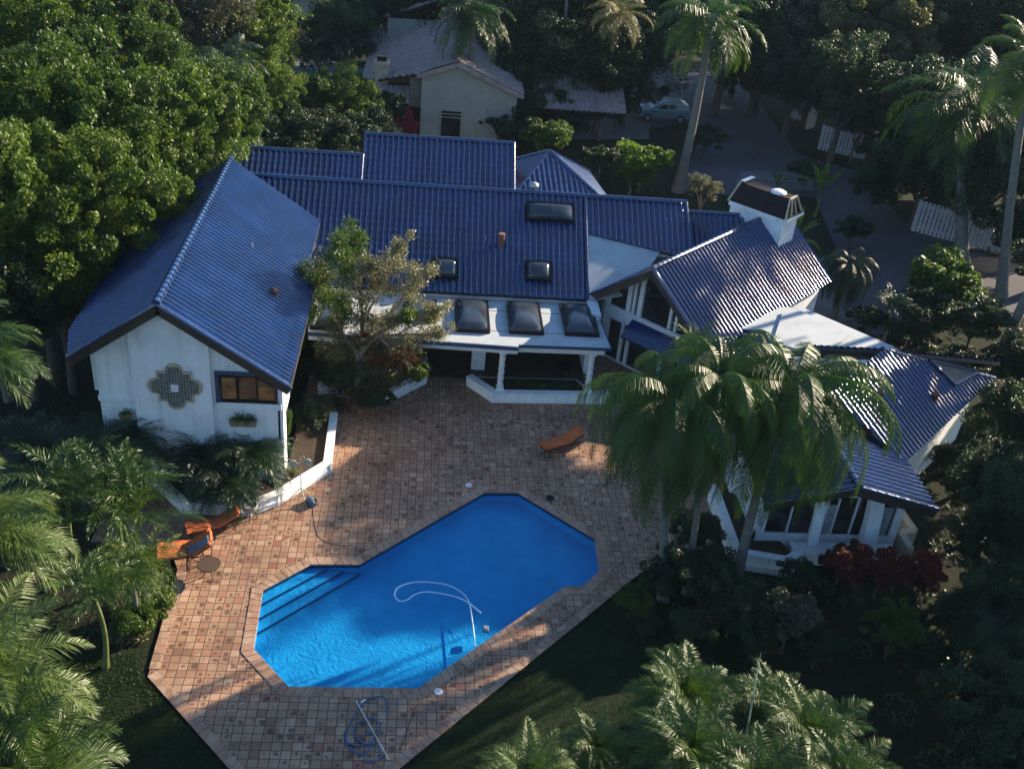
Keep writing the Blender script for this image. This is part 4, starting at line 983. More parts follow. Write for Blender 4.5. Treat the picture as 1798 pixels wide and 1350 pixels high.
# three-legged pot stand
ST = thing('pot_stand', 'grey-green round pot on a three-legged iron stand at the planter corner', 'pot', (-6.02, 31.45, 0))
mb = MB(); mb.lathe((-6.02, 31.45, .42), [(.12, 0), (.22, .06), (.27, .18), (.26, .28), (.28, .31), (.23, .31), (.2, .22)], 20); obj('pot', mb, M['lattice'], ST)
for k in range(3):
    a = k * 2 * PI / 3 + .4; mb = MB(); mb.tube([(-6.02 + .2 * math.cos(a), 31.45 + .2 * math.sin(a), .5), (-6.02 + .17 * math.cos(a), 31.45 + .17 * math.sin(a), .25), (-6.02 + .24 * math.cos(a), 31.45 + .24 * math.sin(a), 0)], .015, 6); obj('leg', mb, M['dark'], ST)
# tripod lamp
tx, ty = -4.28, 32.75
TL = thing('tripod_lamp', 'slim pale tripod stand with two round lamp heads beside the planter wall', 'lamp', (tx, ty, 0))
mb = MB(); mb.tube([(tx, ty, .25), (tx, ty, 2.05)], [.022, .014], 8); mb.tube([(tx - .28, ty - .05, 1.78), (tx + .28, ty + .08, 1.80)], .016, 6); mb.tube([(tx, ty, 2.05), (tx + .12, ty, 2.15), (tx + .16, ty, 2.02)], .012, 6); obj('pole', mb, M['lamp'], TL)
for k in range(3): a = k * 2 * PI / 3 + 1.05; mb = MB(); mb.tube([(tx, ty, .62), (tx + .5 * math.cos(a), ty + .5 * math.sin(a), .01)], .018, 6); obj('leg', mb, M['lamp'], TL)
for sx in (-1, 1): mb = MB(); c = Vector((tx + sx * .27, ty + .02 + sx * .06, 1.82)); mb.tube([c + Vector((0, -.1, .02)), c, c + Vector((0, .14, -.02))], [.15, .13, .05], 12); obj('lamp_head', mb, M['lamp'], TL)
# pool cleaner base and cable
PC = thing('pool_cleaner', 'small blue and grey pool cleaner unit lying on the tiles by the tripod lamp', 'pool cleaner', (-3.85, 32.55, 0))
mb = MB(); mb.tube([(-4.0, 32.75, .14), (-3.95, 32.6, .16), (-3.75, 32.3, .12)], [.10, .16, .12], 10); obj('housing', mb, simple('blue_grey_plastic', (.06, .10, .16), .4), PC)
for s in (-1, 1): mb = MB(); mb.tube([(-3.9 + s * .15, 32.6 + s * .05, .09), (-3.9 + s * .21, 32.6 + s * .07, .09)], .09, 12); obj('wheel', mb, M['rubber'], PC)
def hose(name, px, z, r_, mat, label, cat, jitter=0):
    P = [Vector((*g2(*p), z)) for p in px]; Q = []
    for i in range(len(P) - 1):
        p0, p1, p2, p3 = P[max(i - 1, 0)], P[i], P[i + 1], P[min(i + 2, len(P) - 1)]
        for k in range(8):
            t = k / 8; Q.append(.5 * ((2 * p1) + (p2 - p0) * t + (2 * p0 - 5 * p1 + 4 * p2 - p3) * t * t + (3 * p1 - p0 - 3 * p2 + p3) * t ** 3))
    Q.append(P[-1]); 
    for i, q in enumerate(Q): q.z += jitter * math.sin(i * .31) ** 2
    mb = MB(); mb.tube(Q, r_, 8); return tag(obj(name, mb, mat), label, cat)
hose('cable', [(549, 892), (553, 925), (562, 945), (590, 957), (620, 958), (636, 975)], .010, .008, simple('blue_grey_cable', (.05, .07, .10), .5), 'thin dark cable curving from the pool cleaner unit to the pool edge', 'cable')
hose('hose', [(640, 1232), (620, 1262), (608, 1290), (612, 1312), (640, 1325), (655, 1300), (668, 1275), (655, 1262), (630, 1270), (622, 1290), (640, 1307)], .03, .024, M['hoseb'], 'inner coil of a blue vacuum hose on the near paving', 'hose', .02)
hose('hose', [(636, 1236), (650, 1226), (672, 1224), (681, 1238), (680, 1258)], .03, .024, M['hoseb'], 'arched upper end of blue hose lying near the pool corner', 'hose')
hose('hose', [(605, 1285), (608, 1302), (625, 1310), (650, 1306), (665, 1312), (668, 1330), (655, 1338), (638, 1334)], .03, .024, M['hoseb'], 'lower tail of blue hose curling under the white pole', 'hose')
hose('floating_hose', [(835, 1132), (830, 1090), (822, 1050), (800, 1030), (772, 1021), (730, 1019), (700, 1028), (693, 1042), (702, 1052), (715, 1050), (730, 1040), (752, 1036), (790, 1042), (818, 1052), (845, 1073)], -.075, .022, M['hosew'], 'pale hose floating in loops on the pool water', 'hose')
mb = MB(); mb.tube([(*g2(625, 1232), .06), (*g2(683, 1335), .04)], .014, 8); PO = thing('pool_pole', 'thin white telescopic pole lying across the blue hose', 'pole', (*g2(655, 1284), 0)); obj('shaft', mb, M['white'], PO); mb = MB(); mb.tube([(*g2(644, 1284), .05), (*g2(652, 1291), .05)], .03, 8); obj('clamp', mb, M['hoseb'], PO); mb = MB(); mb.bar((*g2(634, 1235), .05), (*g2(642, 1230), .05), .05, .05); obj('pole_tip', mb, M['white'], PO)
mb = MB(); mb.tube([(*g2(729, 1242), .03), (*g2(702, 1318), .03)], .010, 6); tag(obj('rake_pole', mb, M['dark']), 'thin dark pole lying on the paving right of the white pole', 'pole')
for q, lb in (((823, 852), 'white round skimmer lid in the paving at the far pool corner'), ((770, 1214), 'white round skimmer lid in the paving at the near pool corner')):
    x, y = g2(*q); t_ = thing('skimmer_lid', lb, 'lid', (x, y, 0), 0); mb = MB(); mb.lathe((x, y, 0.004), [(.14, 0), (.14, .018), (.12, .024), (.005, .024)], 24); obj('lid', mb, M['white'], t_); mb = MB(); mb.lathe((x, y, .026), [(.03, 0), (.03, .008), (.002, .009)], 10); obj('lid_handle', mb, M['metal'], t_)
x, y = g2(966, 875); t_ = thing('drain_cover', 'dark round coiled drain cover in the paving right of the far pool corner', 'drain', (x, y, 0)); mb = MB()
for r_ in (.05, .11, .17): mb.tube([(x + r_ * math.cos(a), y + r_ * math.sin(a), .02) for a in np.linspace(0, 2 * PI, 25)], .018, 6)
obj('cover_rings', mb, M['dark'], t_)
x, y = g2(853, 1101); t_ = thing('pool_robot', 'small dark box-like float in the water near the right pool edge', 'pool device', (x, y, -.1)); mb = MB(); mb.box((x - .11, y - .14, -.13), (x + .11, y + .14, -.03)); obj('float_box', mb, simple('teal_grey_plastic', (.06, .13, .17), .4), t_, bevel=.02); mb = MB(); mb.box((x - .05, y - .07, -.028), (x + .05, y + .07, .0)); obj('float_lid', mb, M['metal'], t_)
# bits under the porch
tb = thing('patio_table', 'small round glass table standing in the dark porch by the right column', 'table', (7.0, 42.9, 0)); mb = MB(); mb.lathe((7.0, 42.9, 0), [(.25, 0), (.25, .03), (.04, .05), (.04, .7), (.45, .71), (.45, .74)], 20); obj('table', mb, M['dark'], tb)
# ------------------------------------------------------------------ foliage meshes
def quads(name, V, mat, smooth=False):
    V = np.asarray(V, dtype=np.float32).reshape(-1, 3); n = len(V) // 4
    me = D.meshes.new(name); me.vertices.add(len(V)); me.vertices.foreach_set('co', V.ravel())
    me.loops.add(len(V)); me.loops.foreach_set('vertex_index', np.arange(len(V), dtype=np.int32))
    me.polygons.add(n); me.polygons.foreach_set('loop_start', np.arange(0, len(V), 4, dtype=np.int32)); me.polygons.foreach_set('loop_total', np.full(n, 4, dtype=np.int32))
    me.update(calc_edges=True); me.materials.append(mat); return me
def leaves(P, size, rs, up=.6, asp=.55):
    """one pointed, bent leaf (4-corner kite) at each point of P"""
    n = len(P); A = rs.normal(size=(n, 3)); A /= np.linalg.norm(A, axis=1)[:, None]
    Nn = rs.normal(size=(n, 3)); Nn[:, 2] = np.abs(Nn[:, 2]) + up; 
    B = np.cross(Nn, A); B /= np.linalg.norm(B, axis=1)[:, None] + 1e-6; A = np.cross(B, Nn); A /= np.linalg.norm(A, axis=1)[:, None] + 1e-6
    L = (size * rs.uniform(.6, 1.35, n))[:, None]
    dz = np.array([[0, 0, 1]]) * L * rs.uniform(-.18, .12, (n, 1))
    return np.stack([P - A * L * .5, P + B * L * asp * .5 + dz, P + A * L * .5 - dz * .8, P - B * L * asp * .5 + dz], 1)
def crown_mesh(name, seed, mat, n=16000, size=.22, clumps=60, rad=1., inner=.55, flat=.75, spread=.22, up=.6, low=-.8, asp=.55):
    rs = np.random.RandomState(seed)
    # sub-crowns: a few big lobes, each covered by clumps
    C = []
    nl = 7
    lobes = [(0, 0, .1, .62)] + [(math.cos(a) * .5, math.sin(a) * .5, rs.uniform(-.15, .25), rs.uniform(.38, .58)) for a in np.linspace(0, 2 * PI, nl, endpoint=False) + rs.uniform(0, 1, nl)]
    for i in range(clumps):
        x, y, z, r_ = lobes[rs.randint(len(lobes))]; v = rs.normal(size=3); v /= np.linalg.norm(v)
        if v[2] < low: v[2] *= -.6
        q = rs.uniform(inner, 1.05); C.append((x + v[0] * r_ * q, y + v[1] * r_ * q, z + v[2] * r_ * q * flat, rs.uniform(.5, 1.3)))
    C = np.array(C); k = rs.randint(len(C), size=n); s = C[k, 3] * spread
    v = rs.normal(size=(n, 3)); v /= np.linalg.norm(v, axis=1)[:, None]; rr = rs.uniform(.35, 1., n) ** .5
    P = C[k, :3] + v * (s * rr)[:, None] * np.array([1, 1, .7])
    P = P * rad
    return quads(name, leaves(P, size, rs, up, asp), mat)
def frond_quads(out, rs, az, e0, L, droop, n, ll, w, hang, vee=.25, ang=.5, t0=.12, taper=.7, origin=(0, 0, 0), stem=.03):
    p = np.array(origin, float); side = np.array([-math.sin(az), math.cos(az), 0]); down = np.array([0, 0, -1.]); prev = None
    tw = rs.uniform(-.25, .25)
    for i in range(n + 1):
        t = i / n; el = max(e0 - droop * t ** 1.15, -1.62)
        d = np.array([math.cos(el) * math.cos(az), math.cos(el) * math.sin(az), math.sin(el)])
        upv = np.cross(d, side); upv = upv if upv[2] > 0 or abs(el) > 1.5 else upv
        sd = side * math.cos(tw) + upv * math.sin(tw)
        q = p.copy(); 
        if prev is not None:
            s_ = side * stem * (1 - .75 * t); out.append([prev - s_, prev + s_, q + s_, q - s_]); u_ = upv * stem * (1 - .75 * t); out.append([prev - u_, prev + u_, q + u_, q - u_])
        prev = q
        if t > t0:
            tt = (t - t0) / (1 - t0); pl = ll * (.35 + .65 * math.sin(PI * min(1, tt * .85 + .18)) ** .7) * (1 - .45 * tt ** 3)
            for s in (-1, 1):
                a = ang + tt * .55 + rs.uniform(-.12, .12); ld = sd * s * math.cos(a) + d * math.sin(a) + upv * (vee + rs.uniform(-.25, .25)); ld /= np.linalg.norm(ld)
                l_ = pl * rs.uniform(.8, 1.15); m_ = p + ld * l_ * .5 + down * hang * l_ * .10; ld2 = ld + down * hang * rs.uniform(.7, 1.2); ld2 /= np.linalg.norm(ld2); tip = m_ + ld2 * l_ * .5
                wv = d * w * .5 + upv * w * .15 * rs.uniform(-1, 1); out.append([p - wv * .5, p + wv * .5, m_ + wv, m_ - wv]); out.append([m_ - wv, m_ + wv, tip + wv * .12, tip - wv * .12])
        p = p + d * L / n
def palm_mesh(name, seed, mat, nf=20, L=3.2, e=(80, -10), droop=(70, 120), n=34, ll=.7, w=.05, hang=1., vee=.2, ang=.5, stem=.03, stems=None):
    rs = np.random.RandomState(seed); out = []
    for i in range(nf):
        az = i * 2.39996 + rs.uniform(-.3, .3); t = i / max(1, nf - 1); e0 = R(e[0] + (e[1] - e[0]) * t ** .8 + rs.uniform(-7, 7))
        dr = R(droop[0] + (droop[1] - droop[0]) * (1 - abs(2 * t - 1) * .5) * rs.uniform(.8, 1.1)); o = (0, 0, 0)
        if stems: k = i % len(stems); o = stems[k]
        frond_quads(out, rs, az, e0, L * rs.uniform(.82, 1.1) * (.75 + .25 * min(1, t * 4 + .3)), dr, n, ll, w, hang, vee, ang, origin=o, stem=stem)
    return quads(name, out, mat)
def blade_mesh(name, seed, mat, nl=9, L=1.9, W_=.42, e=(82, 35), droop=(25, 70)):
    rs = np.random.RandomState(seed); out = []
    for i in range(nl):
        az = i * 2.39996; t = i / (nl - 1); e0 = R(e[0] + (e[1] - e[0]) * t); dr = R(droop[0] + (droop[1] - droop[0]) * t); p = np.zeros(3); side = np.array([-math.sin(az), math.cos(az), 0]); n = 16; pl = None
        for k in range(n + 1):
            s = k / n; el = e0 - dr * s ** 1.5; d = np.array([math.cos(el) * math.cos(az), math.cos(el) * math.sin(az), math.sin(el)]); up_ = np.cross(d, side)
            w_ = .025 if s < .3 else W_ * math.sin(PI * min(1, (s - .3) / .7 * .9 + .08)) ** .6 * .5
            a, b = p - side * w_ + up_ * w_ * .35, p + side * w_ + up_ * w_ * .35
            gap = .006 if s < .3 or k % 3 else .05
            if pl is not None: out.append([pl[0], pl[1], p - d * gap, a - d * gap]); out.append([pl[1], pl[2], b - d * gap, p - d * gap])
            pl = (a, p.copy(), b); p = p + d * L / n
    return quads(name, out, mat)

CR = dict(
    a=crown_mesh('crown', 1, M['leaf'], 50000, .037, 190, spread=.13, low=-.85, flat=1.), b=crown_mesh('crown', 2, M['leaf'], 50000, .039, 160, spread=.135, low=-.85, flat=1.),
    c=crown_mesh('crown', 3, M['leafdark'], 42000, .047, 125, spread=.19, low=-.9, flat=1.05), d=crown_mesh('crown', 4, M['leafgrey'], 30000, .036, 150, spread=.15, inner=.35),
    s=crown_mesh('crown', 5, M['leafdark'], 9000, .085, 55, spread=.2, low=-.95), t=crown_mesh('crown', 6, M['leaf'], 8000, .11, 42, spread=.24, inner=.3, low=-.95),
    r=crown_mesh('crown', 7, M['leafdark'], 14000, .06, 90, inner=.9, spread=.14, low=-.3))
PM = dict(
    queen=palm_mesh('crown', 11, M['palm'], 44, 5.4, (72, -30), (120, 165), 130, .95, .036, 3.4, .05, .2), queen2=palm_mesh('crown', 12, M['palm'], 42, 5.2, (68, -30), (120, 165), 125, .95, .036, 3.4, .05, .2),
    royal=palm_mesh('crown', 13, M['palm'], 28, 3.6, (80, -25), (60, 110), 62, .9, .045, 1.0, .2, .4), fluffy=palm_mesh('crown', 14, M['palmlit'], 30, 3.1, (84, 0), (50, 100), 96, .82, .034, .8, .35, .4),
    fluffy2=palm_mesh('crown', 15, M['palmlit'], 27, 2.9, (85, 5), (45, 95), 92, .78, .034, .7, .4, .42), pygmy=palm_mesh('crown', 16, M['palmdark'], 64, 1.3, (82, -15), (60, 120), 34, .32, .020, .4, .2, .6, stem=.012),
    areca=palm_mesh('crown', 17, M['palmlit'], 26, 1.9, (84, 35), (40, 95), 28, .42, .034, .6, .4, .6, stem=.018, stems=[(.35 * math.cos(k * 1.3), .35 * math.sin(k * 1.3), .25 * (k % 3)) for k in range(7)]),
    fern=palm_mesh('fronds', 18, M['palm'], 30, .6, (75, 0), (70, 130), 12, .12, .03, .8, .1, .7, stem=.006), banana=blade_mesh('leaves', 19, M['leaflime']), banana2=blade_mesh('leaves', 20, M['leaf'], 11, 2.2, .38, (85, 10), (30, 90)),
    brom=palm_mesh('leaves', 21, M['leaforange'], 40, .75, (80, 10), (40, 100), 7, .05, .05, .3, .1, .9, stem=.03))
CRN = dict(a='crown', b='crown')

def trunk(parent, base, top, r0, r1, mat, name='trunk', bend=.3, seed=0, n=8):
    rs = random.Random(seed); a, b = Vector(base), Vector(top); P = []
    for i in range(n + 1):
        t = i / n; p = a.lerp(b, t); k = math.sin(PI * t) * bend; P.append(p + Vector((k * math.cos(seed), k * math.sin(seed), 0)))
    mb = MB(); mb.tube(P, [r0 * (1 + .5 * (1 - i / n) ** 8) + (r1 - r0) * i / n for i in range(n + 1)], 10); return obj(name, mb, mat, parent)
def mesh_obj(name, me, parent, loc, sc, rz=0, mat=None):
    o = D.objects.new(name, me); COL.objects.link(o); o.parent = parent; o.location = loc; o.rotation_euler = (0, 0, rz)
    o.scale = sc if hasattr(sc, '__len__') else (sc,) * 3
    if mat: o.material_slots[0].link = 'OBJECT'; o.material_slots[0].material = mat
    return o
NT = [0]
def tree(px, zc, r_, label, kind='a', mat=None, cat='tree', group=None, hz=None, name=None, wood=True):
    """px: where the crown's middle stands in the photo at height zc; r_: crown radius in metres"""
    NT[0] += 1; k = NT[0]; p = atZ(*px, zc); sh = zc < 2.6
    t_ = thing(name or ('shrub' if sh else 'broadleaf_tree'), label, 'shrub' if (sh and cat == 'tree') else cat, (p.x, p.y, 0), 0, group)
    hz = hz or (max(min(r_ * .85, zc * .96), zc * .72) if sh else min(r_ * 1.25, zc * .78))
    mesh_obj('foliage' if sh else 'crown', CR[kind], t_, (0, 0, zc), (r_ * 1.15, r_ * 1.15, hz * 1.25), k * 1.7, mat)
    if wood:
        rs = random.Random(k); mb = MB(); b = Vector((p.x, p.y, 0)); tp = b + Vector((0, 0, zc - hz * .25)); w_ = max(.035, .035 * r_ * (1.6 if not sh else 1))
        mb.tube([b - Vector((0, 0, .1)), b.lerp(tp, .3) + Vector((.1 * w_, .2 * w_, 0)), b.lerp(tp, .62)], [w_ * 1.5, w_ * 1.1, w_ * .85], 8)
        for i in range(6):
            a = i * 1.05 + rs.random(); q0 = b.lerp(tp, rs.uniform(.45, .62)); q2_ = tp + Vector((math.cos(a) * r_ * .62, math.sin(a) * r_ * .62, rs.uniform(-.1, .5) * hz)); q1 = q0.lerp(q2_, .5) + Vector((0, 0, .12 * hz))
            mb.tube([q0, q1, q2_], [w_ * .6, w_ * .35, w_ * .1], 5)
        obj('stem' if sh else 'trunk', mb, M['bark'], t_)
    return t_
def palm(base, top, kind, sc, label, r0=.17, r1=.12, rz=0, mat=None, cat='palm tree', group=None, shaft=True, tmat=None, name='palm_tree', bend=.15, cname='crown'):
    """base, top: world points"""
    base, top = Vector(base), Vector(top); t_ = thing(name, label, cat, (base.x, base.y, 0), 0, group)
    trunk(t_, base - Vector((0, 0, .1)), top, r0, r1, tmat or M['palmbark'], bend=bend, seed=int(base.x * 7) % 9, n=10, name='trunk' if name == 'palm_tree' else 'stem')
    if shaft: trunk(t_, top, top + Vector((0, 0, .55 * sc)), r1 * 1.05, r1 * .5, M['greenstem'], 'crownshaft', 0)
    mesh_obj(cname, PM[kind], t_, top - Vector((base.x, base.y, 0)) + Vector((0, 0, .35 * sc if shaft else 0)), sc, rz, mat); return t_

# --- the big green wood at the left
L_ = [
 ((70, 75), 9.5, 4.3, 'a', 'leaf', 'brightest sunlit broadleaf crown in the top left corner'),
 ((215, 110), 9, 3.6, 'b', 'leaf', 'sunlit broadleaf crown just right of the top left corner crown'),
 ((15, 225), 9, 4.0, 'b', 'leaf', 'broadleaf crown cut by the left edge below the corner tree'),
 ((150, 225), 9.5, 4.0, 'a', 'leaf', 'large broadleaf crown in the middle of the left-hand wood'),
 ((290, 235), 8.5, 3.5, 'b', 'leaf', 'broadleaf crown above the left gable ridge, sunlit on its right'),
 ((385, 205), 7.5, 2.8, 'a', 'leaf', 'lower broadleaf crown closing the wood toward the brown-grey tree'),
 ((50, 375), 8, 3.5, 'a', 'leaf', 'darker broadleaf crown at the left edge level with the far ridge'),
 ((190, 345), 8, 3.2, 'b', 'leaf', 'broadleaf crown right behind the dark roof slope of the left gable'),
 ((300, 320), 6.5, 2.4, 'a', 'leaf', 'small broadleaf crown touching the far end of the left ridge'),
 ((95, 470), 6, 2.6, 'c', 'leaf', 'shaded broadleaf crown below the wood beside the roof corner'),
 ((30, 520), 5, 2.4, 'c', 'leafdark', 'dark low tree at the left edge above the sunlit palm fan'),
 ((210, 440), 5, 1.8, 'c', 'leaf', 'small broadleaf crown tucked against the left roof eave'),
 ((460, 150), 6.5, 2.2, 'b', 'leaf', 'narrow sunlit crown at the right limit of the left-hand wood'),
 ((440, 60), 8, 3.0, 'a', 'leaf', 'sunlit green crown between grey-brown tree and hedge at the top'),
 ((250, 25), 9.5, 4.2, 'd', 'leafgrey', 'grey-brown fine-leaved tree at the top left, larger of two'),
 ((370, 35), 9, 3.6, 'd', 'leafgrey', 'grey-brown fine-leaved tree right of its larger twin'),
 ((130, -15), 10, 4.5, 'c', 'leafdark', 'dark tree behind the corner crown at the top edge'),
 ((330, -30), 9, 4.2, 'c', 'leafdark', 'dark tree behind the grey-brown pair at the top edge'),
 ((560, 45), 2.2, 2.0, 't', 'leaf', 'clipped hedge mass beyond the pale pavement'),
 ((505, 55), 3.2, 1.5, 't', 'leafgrey', 'pale-leaved small tree left of the hedge at the top'),
 ((465, 20), 6, 2.4, 'c', 'leafdark', 'dark upright tree behind the pale-leaved small tree'),
 ((520, 185), 4.2, 2.7, 'b', 'leaf', 'low green tree left of the red blossoms, below the pavement'),
 ((600, 180), 4.0, 2.5, 'a', 'leaf', 'green tree between pavement and neighbour chimney'),
 ((665, 190), 3.0, 1.8, 't', 'leafdark', 'dark bush directly left of the red blossoms'),
 ((500, 245), 3.4, 2.5, 'c', 'leafdark', 'dark tree above the rear blue roof, leftmost'),
 ((570, 240), 3.0, 2.4, 'c', 'leafdark', 'dark tree above the middle of the rear blue roof'),
 ((640, 235), 2.8, 2.0, 'c', 'leafdark', 'dark tree above the step in the rear blue roofs'),
 ((600, 55), 5, 2.6, 'c', 'leafdark', 'dark round tree left of the pink tiled roof'),
 ((560, 90), 2.4, 2.0, 's', 'leafdark', 'dark shrub edging the pale pavement'),
 ((660, 10), 6, 3.4, 'c', 'leafdark', 'dark tree behind the pink roof near the top edge'),
 ((740, -10), 7, 3.6, 'c', 'leafdark', 'dark tree at the top edge above the pink roof peak'),
 ((900, 150), 3.5, 2.0, 'c', 'leafdark', 'dark tree right of the cream gable wall'),
 ((960, 240), 2.3, 1.8, 't', 'leaf', 'leafy shrub left of the pyramid roof tip'),
 ((870, 210), 1.8, 1.7, 's', 'leafdark', 'dark shrub at the foot of the palm by the cream gable'),
 ((905, 235), 1.8, 1.6, 't', 'leafdark', 'dark shrub right of the tallest rear blue roof'),
]
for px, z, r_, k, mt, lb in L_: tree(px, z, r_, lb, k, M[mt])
tree((700, 205), 1.8, 1.0, 'red blossoming bush beside the cream neighbour house', 't', M['leafpink'])
tree((722, 228), 1.3, .6, 'small red blossoming bush under the neighbour doorway', 't', M['leafpink'])
